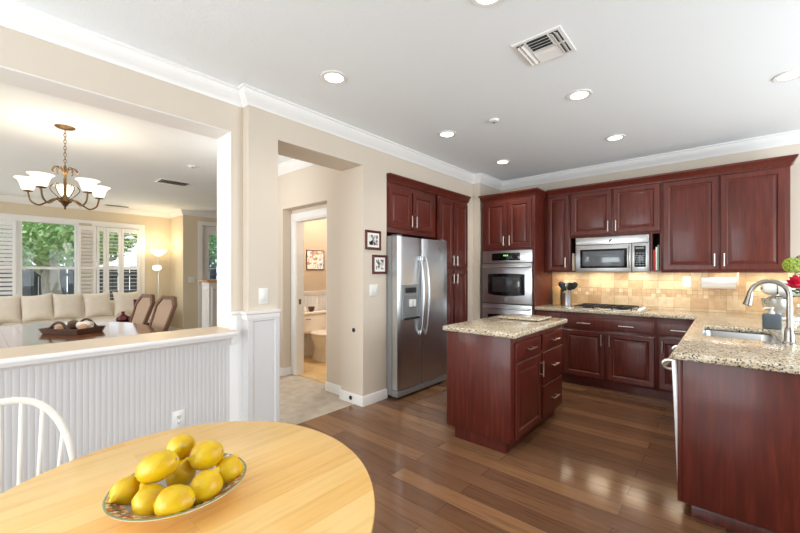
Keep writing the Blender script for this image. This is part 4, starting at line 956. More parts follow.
x0, x1, y0, y1 = -1.02, -0.725, 2.13, 2.43
t = vent('square white ceiling air vent with four louver sections above the kitchen', x0, x1, y0, y1, ((x0+x1)/2, (y0+y1)/2, H),
     [(x0+0.08, x1-0.08, y0+0.03, y0+0.145, 'x', 4), (x0+0.08, x1-0.08, y1-0.145, y1-0.03, 'x', 4, -1), (x0+0.025, x0+0.075, y0+0.03, y1-0.03, 'y', 2, -1), (x1-0.075, x1-0.025, y0+0.03, y1-0.03, 'y', 2, 1)])
MB().box(x0+0.075, x0+0.082, y0+0.02, y1-0.02, H-0.012, H).box(x1-0.082, x1-0.075, y0+0.02, y1-0.02, H-0.012, H).box(x0+0.02, x1-0.02, (y0+y1)/2-0.004, (y0+y1)/2+0.004, H-0.012, H).build('dividers', M_white, t)
vent('long ceiling air register above the dining table beside the entry', -6.72, -6.42, 1.78, 2.20, (-6.57, 1.99, H), [(-6.69, -6.45, 1.81, 2.17, 'x', 9)])
vent('small ceiling air register above the living room shutters', -9.85, -9.65, 1.72, 2.14, (-9.75, 1.93, H), [(-9.83, -9.67, 1.74, 2.12, 'x', 8)])
def detector(label, x, y, r):
    t = thing('smoke_detector', label, 'smoke detector', (x, y, H))
    MB().lathe([(r, 0), (r, -0.008), (r*0.92, -0.018), (r*0.5, -0.022)], (x, y, H), seg=28, capb=False).build('cover', M_plast, t)
    MB().lathe([(r*0.3, -0.021), (r*0.28, -0.026), (0.003, -0.027)], (x, y, H), seg=20, capb=False).build('cap', M_greyplast, t)
detector('small round white sprinkler cover on the kitchen ceiling', -1.637, 3.062, 0.045); detector('small round detector on the dining room ceiling', -5.376, 1.838, 0.05)

# --- framed photos, gate cups
def picture(name, label, c, u, n, w, h, fr, art, mat_w):
    c, u, n = Vector(c), Vector(u), Vector(n); t = thing(name, label, 'picture', c)
    MB().panel(c-u*(w/2)-UP*(h/2), u, n, w, h, [(0, 0), (0, 0.014), (0.003, 0.018), (fr*0.5, 0.02), (fr, 0.010), (fr, 0.008)]).build('frame', M_pic, t)
    q = MB().panel(c+n*0.0085-u*(w/2-fr)-UP*(h/2-fr), u, n, w-2*fr, h-2*fr, [(0, 0), (0, 0.001)]).build('mat_board', M_paper, t)
    MB().panel(c+n*0.0095-u*(w/2-fr-mat_w)-UP*(h/2-fr-mat_w), u, n, w-2*fr-2*mat_w, h-2*fr-2*mat_w, [(0, 0), (0, 0.0008)]).build('print', art, q)
picture('picture_frame', 'upper small framed black and white photo left of the refrigerator', (XA, 2.655, 1.685), (0, 1, 0), (1, 0, 0), 0.215, 0.20, 0.026, M_photo1, 0.022)
picture('picture_frame', 'lower small framed black and white photo touching the refrigerator edge', (XA, 2.748, 1.435), (0, 1, 0), (1, 0, 0), 0.205, 0.20, 0.026, M_photo2, 0.022)
for x, z, lab in ((-2.955, 0.756, 'upper dark round gate cup fixed on the doorway jamb'), (-2.985, 0.055, 'lower dark round gate cup on the jamb baseboard')):
    yy = 2.52 if z > 0.2 else 2.505
    m = MB().lathe([(0.022, 0), (0.022, 0.006), (0.014, 0.010), (0.010, 0.006), (0.001, 0.006)], (x, yy, z), axis=(0, -1, 0), seg=20)
    solo('gate_cup', m, M_iron, lab, 'wall cup', (x, yy, z), 'gate wall cups')

# =================================================================== BREAKFAST TABLE
tcx, tcy, ta, tb, trot = -1.098, 0.340, 0.571, 0.5025, math.atan2(0.375, -0.927)
t = thing('dining_table', 'light honey maple oval breakfast table in the near left corner', 'table', (tcx, tcy, 0))
MB().lathe([(0.965, -0.034), (0.985, -0.030), (0.997, -0.020), (1.0, -0.012), (0.997, -0.004), (0.985, 0.0)], (tcx, tcy, 0.74), seg=96, sx=ta, sy=tb, rot=trot).build('table_top', M_tablewood, t)
MB().lathe([(0.28, 0.64), (0.28, 0.706)], (tcx, tcy, 0), seg=40).build('apron', M_tablewood, t)
MB().lathe([(0.075, 0.10), (0.085, 0.14), (0.055, 0.20), (0.07, 0.35), (0.045, 0.45), (0.06, 0.60), (0.09, 0.64)], (tcx, tcy, 0), seg=28).build('pedestal', M_chairwhite, t)
for k in range(4):
    a = PI/4+k*PI/2; d = Vector((math.cos(a), math.sin(a), 0)); c = Vector((tcx, tcy, 0))
    MB().tube([c+d*0.05+UP*0.18, c+d*0.20+UP*0.13, c+d*0.36+UP*0.04, c+d*0.42+UP*0.024], [0.034, 0.032, 0.026, 0.024], seg=12).build('leg', M_chairwhite, t)
# bowl
bx, by = -1.102, 0.350; BZ = 0.7402
t = thing('fruit_bowl', 'wide shallow painted ceramic bowl of lemons on the maple table', 'bowl', (bx, by, BZ))
m = MB().lathe([(0.06, 0.0), (0.066, 0.0), (0.068, 0.008), (0.095, 0.022), (0.133, 0.040), (0.156, 0.052), (0.1575, 0.055)], (bx, by, BZ), seg=64, capt=False); m.build('outer_shell', M_bowlout, t)
m = MB().lathe([(0.1575, 0.055), (0.154, 0.0565), (0.131, 0.0465), (0.095, 0.030), (0.06, 0.018), (0.001, 0.0155)], (bx, by, BZ), seg=64, capb=False); m.build('painted_interior', M_bowl, t)
# lemons
def make_lemon(c, d, L, r, label, proto=[None]):
    c, d = Vector(c), Vector(d).normalized()
    h = L/2
    prof = [(0.002, -h), (0.010*r/0.034, -h+0.004), (0.020*r/0.034, -h+0.010), (0.029*r/0.034, -h+0.022), (0.0335*r/0.034, -0.010), (0.034*r/0.034, 0.002), (0.031*r/0.034, 0.018), (0.024*r/0.034, h-0.022), (0.0135*r/0.034, h-0.014), (0.0088, h-0.009), (0.0068, h-0.003), (0.005, h+0.001), (0.001, h+0.003)]
    root = thing('lemon', label, 'lemon', c, 'lemons in the bowl')
    m = MB().lathe(prof, c, axis=d, seg=28)
    b = m.bm
    ph = random.random()*6
    for v in b.verts:
        q = v.co-c; f_ = 1+0.03*math.sin(q.x*60+ph)*math.cos(q.z*70+ph); v.co = c+q*f_
    m.build('peel', M_lemon, root, sharp=80)
    e = c-d*(h-0.0015)
    MB().cyl(e, e-d*0.004, 0.004, 0.003, seg=10).build('stem_end', M_bark, root)
CAMR = Vector((0.7676, 0.641, 0)); CAMF = Vector((-0.641, 0.7676, 0))
LEM = [((-1.178, 0.375, 0.853), (-0.75, 0.2, -0.35), 0.100, 0.0355, 'lemon at the top back of the heap, pointing left'),
       ((-1.083, 0.403, 0.850), (-0.75, -0.6, -0.25), 0.098, 0.037, 'lemon at the top right of the heap'),
       ((-1.105, 0.296, 0.853), (-0.75, -0.62, -0.40), 0.112, 0.036, 'largest lemon lying on the upper left of the heap'),
       ((-1.135, 0.362, 0.800), (0.3, 0.2, 0.8), 0.092, 0.034, 'lemon half hidden in the middle below the top three'),
       ((-1.050, 0.450, 0.802), (0.35, 0.3, 0.85), 0.092, 0.035, 'lemon at the far right edge of the heap'),
       ((-1.150, 0.246, 0.798), (0.6, -0.75, 0.1), 0.092, 0.034, 'lemon at the far left edge of the heap'),
       ((-1.068, 0.272, 0.795), (-0.7, -0.1, 0.55), 0.092, 0.034, 'lemon low between the far left and front lemons'),
       ((-1.003, 0.302, 0.802), (-0.75, -0.66, -0.12), 0.098, 0.0365, 'lemon lying closest to the front rim of the bowl'),
       ((-1.010, 0.378, 0.804), (0.2, 0.45, 0.75), 0.096, 0.0365, 'lemon at the lower right beside the front lemon')]
for l in LEM: make_lemon(*l)

# --- white bow-back chair between table and pony wall
ccx, ccy = -1.66, 0.055
t = thing('windsor_chair', 'white bow-back spindle chair pushed up to the maple table', 'chair', (ccx, ccy, 0))
MB().lathe([(0.17, 0.435), (0.205, 0.440), (0.212, 0.452), (0.205, 0.465), (0.12, 0.462)], (ccx+0.02, ccy, 0), seg=40, sx=1.02, sy=1.0).build('seat', M_chairwhite, t)
for sx_, sy_ in ((1, 1), (1, -1), (-1, 1), (-1, -1)):
    p0 = Vector((ccx+0.02+sx_*0.13, ccy+sy_*0.13, 0.44)); p1 = Vector((ccx+0.02+sx_*0.19, ccy+sy_*0.18, 0.0))
    MB().tube([p0.lerp(p1, a) for a in (0, 0.25, 0.5, 0.75, 1)], [0.014, 0.02, 0.016, 0.019, 0.012], seg=12).build('leg', M_chairwhite, t)
for s_ in (-1, 1): MB().tube([(ccx-0.13, ccy+s_*0.155, 0.22), (ccx+0.18, ccy+s_*0.155, 0.22)], 0.009, seg=10).build('stretcher', M_chairwhite, t)
MB().tube([(ccx+0.02, ccy-0.155, 0.22), (ccx+0.02, ccy+0.155, 0.22)], 0.009, seg=10).build('stretcher', M_chairwhite, t)
def bowpt(a):
    # half-ellipse-like bow in a plane leaning back
    w, h_ = 0.192, 0.45
    yy = w*math.copysign(abs(math.cos(a))**0.75, math.cos(a)); zz = h_*abs(math.sin(a))**0.8
    return Vector((ccx-0.155-0.075*zz/h_, ccy+yy, 0.455+zz))
MB().tube([bowpt(PI*i/30) for i in range(31)], 0.0115, seg=12).build('bow', M_chairwhite, t)
for k in range(-3, 4):
    y1 = k*0.052; y0 = k*0.042
    zz = 0.45*(max(0, 1-(abs(y1)/0.192)**(2/0.75)))**0.4
    p0 = Vector((ccx-0.150, ccy+y0, 0.455)); p1 = Vector((ccx-0.155-0.075*zz/0.45, ccy+y1, 0.455+zz))
    MB().tube([p0.lerp(p1, a) for a in (0, 0.3, 0.6, 1)], [0.0065, 0.0075, 0.0065, 0.005], seg=10).build('spindle', M_chairwhite, t)

# =================================================================== DINING ROOM
# chandelier
hx, hy = -4.88, 0.566
t = thing('chandelier', 'five-arm bronze chandelier with lit glass shades above the dining table', 'chandelier', (hx, hy, H))
MB().lathe([(0.075, 0), (0.075, -0.006), (0.06, -0.016), (0.025, -0.026), (0.010, -0.03)], (hx, hy, H), seg=32, capb=False).build('ceiling_canopy', M_bronze, t)
m = MB(); z = H-0.03; i = 0
while z > 2.36:
    a = PI/2*(i % 2); ux = Vector((math.cos(a), math.sin(a), 0)); c = Vector((hx, hy, z-0.018))
    m.tube([c+ux*(0.009*math.cos(q))+UP*(0.02*math.sin(q)) for q in [2*PI*j/12 for j in range(13)]], 0.0028, seg=6, caps=False); z -= 0.031; i += 1
m.build('chain', M_bronze, t)
MB().lathe([(0.006, 2.37), (0.012, 2.35), (0.010, 2.33), (0.022, 2.31), (0.010, 2.28), (0.012, 2.20), (0.010, 2.10), (0.022, 2.07), (0.045, 2.045), (0.05, 2.03), (0.03, 2.015), (0.022, 2.0), (0.012, 1.985), (0.002, 1.975)], (hx, hy, 0), seg=24).build('column', M_bronze, t)
aw = math.atan2(hy, hx)
sc = MB()
for k in range(10):
    a = aw+2*PI*k/10; d = Vector((math.cos(a), math.sin(a), 0)); c = Vector((hx, hy, 0))
    sc.tube(spline([c+d*0.01+UP*2.28, c+d*0.03+UP*2.34, c+d*0.07+UP*2.355, c+d*0.095+UP*2.32, c+d*0.08+UP*2.30]), 0.004, seg=6)
sc.build('scroll_leaves', M_bronze, t)
for k in range(5):
    a = aw+2*PI*k/5; d = Vector((math.cos(a), math.sin(a), 0)); c = Vector((hx, hy, 0))
    m = MB().tube(spline([c+d*0.03+UP*2.04, c+d*0.08+UP*2.05, c+d*0.14+UP*2.01, c+d*0.19+UP*1.985, c+d*0.245+UP*2.02, c+d*0.265+UP*2.10]), 0.0075, seg=8)
    m.tube(spline([c+d*0.02+UP*2.05, c+d*0.07+UP*2.09, c+d*0.11+UP*2.15, c+d*0.085+UP*2.19, c+d*0.065+UP*2.165]), 0.004, seg=6)
    ar = m.build('arm', M_bronze, t)
    MB().lathe([(0.012, 0), (0.034, 0.006), (0.036, 0.014), (0.02, 0.018)], c+d*0.265+UP*2.10, seg=20).build('cup', M_bronze, ar)
    MB().lathe([(0.030, 0.015), (0.043, 0.028), (0.050, 0.055), (0.058, 0.085), (0.072, 0.11), (0.092, 0.124), (0.090, 0.126), (0.068, 0.112), (0.054, 0.085), (0.046, 0.055), (0.039, 0.03)], c+d*0.265+UP*2.10, seg=28, capb=False, capt=False).build('shade', M_shade, ar)
    point('chandelier_bulb', c+d*0.265+UP*2.20, 2.2, (1.0, 0.88, 0.72), 0.04)
# table
t = thing('dining_table', 'large oval reddish walnut dining table under the chandelier', 'table', (-4.95, 0.40, 0))
MB().lathe([(0.96, -0.035), (0.985, -0.03), (1.0, -0.014), (0.99, 0)], (-4.95, 0.40, 0.76), seg=80, sx=1.18, sy=0.86).build('table_top', M_dtable, t)
MB().box(-5.75, -4.15, -0.1, 0.9, 0.64, 0.724, 0.01).build('apron', M_dtable, t)
for a in (-5.66, -4.24):
    for b in (-0.02, 0.82): MB().tube([(a, b, 0.66), (a, b, 0.4), (a, b, 0)], [0.045, 0.035, 0.025], seg=14).build('leg', M_dtable, t)
# tray of shells
t = thing('wicker_tray', 'brown wicker tray with a bow handle on the dining table', 'tray', (-4.93, 0.63, 0.76))
tr = Matrix.Translation((-4.93, 0.63, 0.76)) @ Matrix.Rotation(math.radians(32), 4, 'Z') @ Matrix.Scale(0.72, 4)
m = MB().box(-0.27, 0.27, -0.17, 0.17, 0.0005, 0.012, M=tr)
for k in range(3):
    z = 0.022+k*0.021; w_, h_ = 0.27+0.008*k, 0.17+0.008*k
    for q in ((-w_-0.011, w_+0.011, -h_-0.011, -h_+0.011), (-w_-0.011, w_+0.011, h_-0.011, h_+0.011), (-w_-0.011, -w_+0.011, -h_+0.011, h_-0.011), (w_-0.011, w_+0.011, -h_+0.011, h_-0.011)): m.box(*q, z-0.0105, z+0.0105, 0.008, M=tr)
m.build('woven_rim', M_wick, t)
MB().tube([tr @ Vector((-0.16+0.32*i/16, -0.18, 0.06+0.10*math.sin(PI*i/16))) for i in range(17)], 0.011, seg=8).build('handle', M_wick, t)
MB().tube([tr @ Vector((-0.16+0.32*i/16, 0.18, 0.06+0.10*math.sin(PI*i/16))) for i in range(17)], 0.011, seg=8).build('handle', M_wick, t)
M_shell = P('seashell_peach', srgb(222, 172, 140), 0.5, var=0.2, scale=30); M_shellw = P('seashell_white', srgb(232, 222, 208), 0.5, var=0.1, scale=30); M_cone = P('pine_cone_brown', srgb(104, 84, 66), 0.9, bump=1.0, bscale=90, var=0.4, scale=60)
def shell(p, r, L, ax, mat, label, name, cat):
    r *= 0.72; L *= 0.72; c = tr @ Vector(p); d = (tr.to_3x3() @ Vector(ax)).normalized()
    m = MB().lathe([(0.002, -L/2), (r*0.45, -L*0.35), (r*0.85, -L*0.1), (r, L*0.08), (r*0.8, L*0.3), (r*0.4, L*0.44), (0.003, L/2)], c, axis=d, seg=20)
    solo(name, m, mat, label, cat, c-UP*r)
shell((-0.16, -0.06, 0.058), 0.045, 0.11, (1, 0.3, 0.1), M_shell, 'pale peach seashell at the left end of the wicker tray', 'seashell', 'seashell')
shell((0.15, 0.0, 0.068), 0.055, 0.17, (1, -0.3, 0.1), M_shell, 'large orange-peach seashell at the right end of the wicker tray', 'seashell', 'seashell')
shell((-0.09, 0.08, 0.087), 0.075, 0.14, (0.2, 0.4, 1), M_cone, 'brown pine cone ball in the middle of the wicker tray', 'pine_cone', 'pine cone')
c = tr @ Vector((0.03, 0.04, 0.0125))
t = thing('candle', 'white pillar candle lying in the wicker tray', 'candle', c)
d = tr.to_3x3() @ Vector((0.95, 0.3, 0))
MB().lathe([(0.031, 0), (0.033, 0.004), (0.033, 0.116), (0.031, 0.12)], c+UP*0.06, axis=d, seg=24).build('wax', M_paper, t)
MB().cyl(c+d*0.164+UP*0.06, c+d*0.176+UP*0.062, 0.002, seg=6).build('wick', M_dark, t)

# cane-back dining chairs
def cane_chair(label, x, y, rz):
    t = thing('dining_chair', label, 'chair', (x, y, 0), 'cane-back dining chairs', rz)
    M_ = wmat(t); B = lambda m: m.bm.transform(M_)
    m = MB().box(-0.23, 0.23, -0.23, 0.22, 0.40, 0.47, 0.02, seg=3); B(m); m.build('seat', M_fabric, t)
    for sx_ in (-1, 1):
        m = MB().tube([(sx_*0.20, -0.20, 0.42), (sx_*0.205, -0.205, 0)], [0.022, 0.016], seg=12); B(m); m.build('leg', M_chairwood, t)
        m = MB().tube([(sx_*0.19, 0.20, 0.44), (sx_*0.195, 0.24, 0.2), (sx_*0.20, 0.30, 0)], [0.022, 0.02, 0.016], seg=12); B(m); m.build('leg', M_chairwood, t)
    lean = 0.33
    pz = lambda a, z: Vector((a, 0.20+lean*(z-0.45), z))
    out = [(-0.17, 0.50), (0.17, 0.50), (0.215, 0.96), (0.13, 1.06), (-0.13, 1.06), (-0.215, 0.96)]
    m = MB(); n_ = Vector((0, 1, -lean)).normalized()
    inn = [(a*0.84, 0.76+(z-0.76)*0.86) for a, z in out]
    R1 = [pz(*p)+n_*0.02 for p in out]; R0 = [pz(*p)-n_*0.02 for p in out]; I1 = [pz(*p)+n_*0.02 for p in inn]; I0 = [pz(*p)-n_*0.02 for p in inn]
    m.grid([I0, R0, R1, I1, I0], closed=True); B(m); fr_ = m.build('back_frame', M_chairwood, t)
    m = MB(); vr = m.grid([[pz(*p)-n_*0.006 for p in inn], [pz(*p)+n_*0.006 for p in inn]], closed=True); m.cap(vr[0]); m.cap(vr[1]); B(m); m.build('cane_panel', M_cane, t)
    m = MB()
    for sx_ in (-1, 1): m.tube([(sx_*0.17, 0.19, 0.43), pz(sx_*0.165, 0.52)], 0.02, seg=10)
    B(m); m.build('back_posts', M_chairwood, t)
cane_chair('cane-back dining chair nearer the right jamb of the opening', -5.22, 1.16, math.radians(10))
cane_chair('cane-back dining chair left of the other, nearer the red vases', -5.88, 1.11, math.radians(10))
# end table with two vases
ex, ey = -6.75, 1.50
t = thing('end_table', 'dark wooden end table behind the cane-back chairs', 'table', (ex, ey, 0))
MB().box(ex-0.28, ex+0.28, ey-0.28, ey+0.28, 0.58, 0.62, 0.006).build('table_top', M_darkwood, t)
MB().box(ex-0.24, ex+0.24, ey-0.24, ey+0.24, 0.50, 0.58).build('apron', M_darkwood, t)
for a in (-0.23, 0.23):
    for b in (-0.23, 0.23): MB().box(ex+a-0.025, ex+a+0.025, ey+b-0.025, ey+b+0.025, 0, 0.56, 0.003).build('leg', M_darkwood, t)
vs = MB().lathe([(0.04, 0), (0.07, 0.02), (0.088, 0.055), (0.075, 0.09), (0.03, 0.118), (0.018, 0.135), (0.024, 0.165), (0.018, 0.165), (0.012, 0.13)], (ex+0.0, ey-0.10, 0.62), seg=28)
solo('vase', vs, M_redv, 'short round dark red vase on the end table', 'vase', (ex, ey-0.10, 0.62))
vs = MB().lathe([(0.045, 0), (0.085, 0.02), (0.095, 0.06), (0.06, 0.11), (0.03, 0.16), (0.022, 0.24), (0.022, 0.31), (0.03, 0.34), (0.022, 0.34), (0.016, 0.30)], (ex+0.12, ey+0.02, 0.62), seg=28)
solo('vase', vs, M_redv, 'tall slim-necked dark red vase on the end table', 'vase', (ex+0.12, ey+0.02, 0.62))
# sofa along the window wall
t = thing('sofa', 'long cream sofa below the living room windows', 'sofa', (-9.45, 1.0, 0))
def cushion(x0, x1, y0, y1, z0, z1, puff=0.03, n=8):
    r = min(0.06, 0.45*min(x1-x0, y1-y0, z1-z0)); m = MB(); b = bmesh.new(); bmesh.ops.create_cube(b, size=1)
    for v in b.verts: v.co = Vector(((x0+x1)/2+v.co.x*(x1-x0), (y0+y1)/2+v.co.y*(y1-y0), (z0+z1)/2+v.co.z*(z1-z0)))
    bmesh.ops.bevel(b, geom=b.edges[:], offset=r, segments=4, affect='EDGES', profile=0.5)
    m.absorb(b); return m
cushion(-9.88, -8.95, -1.7, 2.45, 0.06, 0.30, 0).build('base', M_fabric, t)
cushion(-9.88, -9.72, -1.7, 2.45, 0.10, 0.78).build('back', M_fabric, t)
cushion(-9.88, -8.93, 2.22, 2.46, 0.08, 0.64).build('armrest', M_fabric, t)
for k in range(4): cushion(-9.75, -8.92, -1.62+k*0.955, -0.67+k*0.955, 0.28, 0.47).build('seat_cushion', M_fabric, t)
m = MB()
for a in (-9.85, -9.0):
    for b in (-1.6, 2.35): m.cyl((a, b, 0), (a, b, 0.08), 0.025, seg=10)
m.build('feet', M_darkwood, t)
def pillow(y, lab, w=0.56, tilt=0.30):
    c = Vector((-9.45, y, 0.73)); M_ = Matrix.Translation(c) @ Matrix.Rotation(-tilt, 4, 'Y') @ Matrix.Rotation(random.uniform(-0.03, 0.09), 4, 'X') @ Matrix.Rotation(random.uniform(-0.12, 0.12), 4, 'Z')
    m = MB(); n = 16; rowsA, rowsB = [], []
    for i in range(n+1):
        ra, rb = [], []
        for j in range(n+1):
            u, v = 2*i/n-1, 2*j/n-1
            th_ = 0.13*((1-abs(u)**3)*(1-abs(v)**3))**0.5
            yy = u*w/2*(1-0.10*(1-v*v)*u*u); zz = v*0.255*(1-0.13*(1-u*u)*v*v)
            ra.append(M_ @ Vector((th_, yy, zz))); rb.append(M_ @ Vector((-th_*0.6, yy, zz)))
        rowsA.append(ra); rowsB.append(rb)
    m.grid(rowsA); m.grid(rowsB); bmesh.ops.remove_doubles(m.bm, verts=m.bm.verts[:], dist=1e-5)
    solo('throw_pillow', m, M_fabric2, lab, 'pillow', (c.x, c.y, 0.47), 'cream pillows along the sofa back')
for y, lab in ((-0.14, 'leftmost large cream pillow on the sofa, cut by the picture edge'), (0.33, 'second cream sofa pillow from the left'), (0.73, 'third cream sofa pillow from the left, behind the wicker tray'), (1.13, 'fourth cream sofa pillow from the left'), (1.56, 'fifth cream sofa pillow from the left, behind the round red vase'), (2.02, 'last cream sofa pillow at the right armrest')):
    pillow(y, lab, 0.45 if y > 0 else 0.56)
# floor lamp
lx, ly = -9.62, 2.62
t = thing('floor_lamp', 'lit two-shade torchiere floor lamp in the living room corner', 'floor lamp', (lx, ly, 0))
MB().lathe([(0.14, 0), (0.14, 0.012), (0.03, 0.03), (0.013, 0.05)], (lx, ly, 0), seg=28).build('base', M_nickel, t)
MB().tube([(lx, ly, 0.04), (lx, ly, 1.72)], 0.011, seg=10).build('pole', M_nickel, t)
MB().lathe([(0.02, 1.72), (0.06, 1.74), (0.12, 1.79), (0.165, 1.86), (0.16, 1.86), (0.11, 1.79)], (lx, ly, 0), seg=28, capt=False).build('upper_shade', M_shade, t)
MB().tube([(lx, ly, 1.36), (lx+0.04, ly-0.03, 1.37), (lx+0.08, ly-0.05, 1.40)], 0.007, seg=8).build('side_arm', M_nickel, t)
MB().lathe([(0.02, 1.40), (0.065, 1.415), (0.085, 1.455), (0.075, 1.50), (0.035, 1.52)], (lx+0.08, ly-0.05, 0), seg=24).build('lower_shade', M_shade, t)
point('lamp_bulb', (lx, ly, 1.95), 9, (1.0, 0.80, 0.50), 0.08); point('lamp_bulb_lower', (lx+0.22, ly-0.14, 1.46), 3, (1.0, 0.80, 0.50), 0.05)

# plantation shutters
def shutter(label, p0, p1, z0, z1, tilt, group='white plantation shutters'):
    p0, p1 = Vector((*p0, 0)), Vector((*p1, 0)); w = (p1-p0).length; u = (p1-p0)/w; n = Vector((u.y, -u.x, 0)); 
    t = thing('window_shutter', label, 'shutter', (*((p0+p1)/2).xy, z0), group)
    F = Matrix(((u.x, n.x, 0, p0.x), (u.y, n.y, 0, p0.y), (0, 0, 1, 0), (0, 0, 0, 1)))
    m = MB(); sw = 0.045
    m.box(0, sw, -0.015, 0.015, z0, z1, 0.003, M=F).box(w-sw, w, -0.015, 0.015, z0, z1, 0.003, M=F)
    for a, b in ((z0, z0+0.09), (z1-0.09, z1), (1.42, 1.48)): m.box(sw, w-sw, -0.014, 0.014, a, b, 0.003, M=F)
    m.build('frame', M_white, t)
    for nm, a, b in (('lower_louvers', z0+0.09, 1.42), ('upper_louvers', 1.48, z1-0.09)):
        m = MB()
        k = int((b-a)/0.072)
        for i in range(k):
            c = Matrix.Translation((w/2, 0, a+(b-a)*(i+0.5)/k)) @ Matrix.Rotation(tilt, 4, 'X'); m.box(-(w/2-sw-0.001), w/2-sw-0.001, -0.034, 0.034, -0.004, 0.004, 0.002, seg=1, M=F @ c)
        m.build(nm, M_white, t)
    return t
zs0, zs1 = 0.62, 2.30
shutter('open shutter panel at the far left edge of the living room window', (-9.975, 0.16), (-9.93, 0.50), zs0, zs1, 0.9)
shutter('closed-looking shutter panel right of the clear picture window', (-9.93, 1.34), (-9.97, 1.62), zs0, zs1, 0.9)
shutter('shutter panel with open louvers between the folded panel and the last pair', (-9.965, 1.63), (-9.965, 1.78), zs0, zs1, 0.15)
shutter('shutter panel with open louvers, left one of the last pair', (-9.965, 1.785), (-9.965, 2.03), zs0, zs1, 0.08)
shutter('shutter panel with open louvers nearest the floor lamp', (-9.965, 2.035), (-9.965, 2.36), zs0, zs1, 0.08)

# =================================================================== POWDER ROOM
tx, ty = -5.18, 3.47
t = thing('toilet', 'white two-piece toilet seen through the powder room door', 'toilet', (-4.85, ty, 0))
m = MB().box(tx, tx+0.19, ty-0.23, ty+0.23, 0.40, 0.695, 0.03, seg=3); m.build('tank', M_porc, t)
MB().box(tx-0.005, tx+0.205, ty-0.245, ty+0.245, 0.695, 0.735, 0.012, seg=3).build('tank_lid', M_porc, t)
MB().tube([(tx+0.19, ty-0.17, 0.63), (tx+0.21, ty-0.17, 0.63), (tx+0.215, ty-0.10, 0.625)], 0.008, seg=8).build('flush_lever', M_chrome, t)
rows = []
for z, sx_, sy_, off in ((0, 0.24, 0.11, 0.0), (0.04, 0.235, 0.105, 0.0), (0.14, 0.19, 0.09, 0.0), (0.24, 0.20, 0.11, 0.02), (0.32, 0.25, 0.165, 0.05), (0.38, 0.275, 0.185, 0.06), (0.40, 0.28, 0.19, 0.06)):
    rows.append([Vector((tx+0.38+off+sx_*math.cos(q), ty+sy_*math.sin(q), z+0.006)) for q in [2*PI*i/32 for i in range(32)]])
m = MB(); vr = m.grid(rows, closed=True); m.cap(vr[0], True); m.cap(vr[-1]); m.build('bowl', M_porc, t)
m = MB()
rows = [[Vector((tx+0.44+s_*0.285*math.cos(q), ty+s_*0.195*math.sin(q), z)) for q in [2*PI*i/32 for i in range(32)]] for s_, z in ((0.97, 0.408), (1.0, 0.415), (1.0, 0.432), (0.95, 0.442), (0.5, 0.446))]
vr = m.grid(rows, closed=True); m.cap(vr[0], True); m.cap(vr[-1]); m.build('seat_lid', M_porc, t)
m = MB().lathe([(0.03, 0), (0.034, 0.004), (0.05, 0.06), (0.052, 0.075), (0.048, 0.075), (0.044, 0.02)], (tx+0.11, ty-0.02, 0.7355), seg=24)
solo('bowl', m, P('brown_ceramic', srgb(92, 60, 44), 0.4), 'small brown bowl on the toilet tank lid', 'bowl', (tx+0.11, ty-0.02, 0.7355))
m = MB().lathe([(0.02, 0), (0.024, 0.01), (0.018, 0.06), (0.01, 0.075)], (tx+0.11, ty-0.14, 0.7355), seg=18)
solo('soap_bottle', m, M_porc, 'small white bottle on the toilet tank lid left of the bowl', 'bottle', (tx+0.11, ty-0.14, 0.7355))
picture('picture_frame', 'beach painting with red umbrella tones on the tan powder room wall', (-5.199, 3.61, 1.56), (0, 1, 0), (1, 0, 0), 0.34, 0.32, 0.012, M_paint, 0.0)
point('bathroom_ceiling_light', (-4.3, 3.6, 2.45), 58, (1.0, 0.95, 0.87), 0.12)
point('hall_fill', (-4.2, 1.9, 2.2), 8, (1.0, 0.97, 0.93), 0.12)  # added lamp with no fixture, brightens the hallway

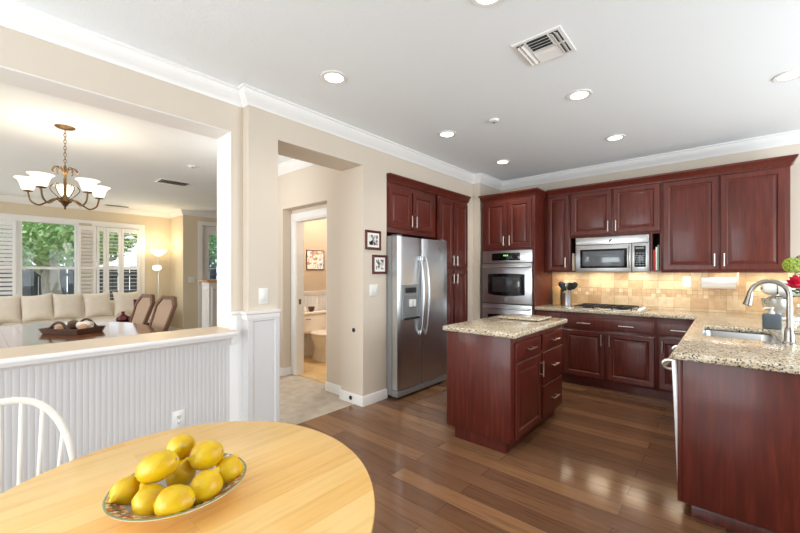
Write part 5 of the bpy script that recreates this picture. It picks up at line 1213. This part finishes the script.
# =================================================================== OUTSIDE
struct('ground', multi([(-40, -10.3, -20, 20, -0.3, -0.12)]), M_grass)
m = MB(); 
for k in range(40): m.box(-15.05, -15.02, -6+k*0.3, -5.72+k*0.3, -0.15, 1.55+0.02*(k % 2), 0.004)
m.box(-15.02, -14.97, -6, 6, 0.2, 0.3).box(-15.02, -14.97, -6, 6, 1.25, 1.35)
for k in range(6): m.box(-15.02, -14.9, -6+k*2.4, -5.9+k*2.4, -0.2, 1.65)
solo('garden_fence', m, M_fence, 'weathered grey board fence outside the living room window', 'fence', (-15, 0, -0.15))
t = thing('house', 'neighbouring house with terracotta roof behind the garden fence', 'house', (-27, -1.0, -0.15))
MB().box(-30, -25, -5.6, 1.6, -0.15, 2.6).build('wall', P('taupe_siding', srgb(110, 106, 100), 0.9), t)
m = MB(); m.grid([[Vector((-24.6, -6.0, 2.5)), Vector((-24.6, 2.0, 2.5))], [Vector((-27.5, -4.5, 3.9)), Vector((-27.5, 0.1, 3.9))], [Vector((-30.4, -6.0, 2.5)), Vector((-30.4, 2.0, 2.5))]]); m.face([(-24.6, 2.0, 2.5), (-30.4, 2.0, 2.5), (-27.5, 0.1, 3.9)]); m.face([(-24.6, -6.0, 2.5), (-27.5, -4.5, 3.9), (-30.4, -6.0, 2.5)])
m.build('roof', M_roof, t)
def tree(label, x, y, h_, r, n, seed, mats):
    rnd = random.Random(seed)
    t = thing('tree', label, 'tree', (x, y, -0.15), 'trees outside the window')
    m = MB().tube([(x, y, -0.15), (x+0.03, y+0.02, 0.6), (x-0.02, y-0.03, 1.2), (x+0.05, y+0.05, h_*0.6)], [0.26, 0.20, 0.17, 0.10], seg=14)
    for k in range(6):
        a = k*1.1+seed; b = Vector((x, y, 1.0+0.18*k)); m.tube([b, b+Vector((math.cos(a)*0.5, math.sin(a)*0.5, 0.4)), b+Vector((math.cos(a)*1.1, math.sin(a)*1.1, 0.7))], [0.07, 0.05, 0.025], seg=8)
    m.build('trunk', M_bark, t)
    m = MB()
    for i in range(n):
        a, q = rnd.uniform(0, 2*PI), rnd.uniform(-1, 1); rr = r*rnd.random()**0.35; s_ = math.sqrt(1-q*q)
        p = Vector((x+rr*s_*math.cos(a), y+rr*s_*math.sin(a), h_*0.66+rr*q*0.55)); 
        e1 = Vector((rnd.gauss(0, 1), rnd.gauss(0, 1), rnd.gauss(0, 1))).normalized(); e2 = e1.orthogonal().normalized(); sz = rnd.uniform(0.05, 0.10)
        m.mi = 0 if rnd.random() < 0.55 else 1
        m.face([p-e1*sz, p+e2*sz*0.5, p+e1*sz, p-e2*sz*0.5])
    m.build('foliage', mats, t, recalc=False)
tree('leafy tree with pale trunk outside the clear picture window', -13.0, 1.27, 3.6, 1.75, 5200, 3, [M_leaf, M_leaf2])
tree('leafy tree behind the shutters at the right of the window', -13.2, 4.9, 3.8, 1.7, 3000, 5, [M_leaf, M_leaf2])
tree('tall pale leafy tree behind the garden fence', -18.5, 1.6, 5.2, 2.6, 4600, 9, [M_leaf2, M_leaf])
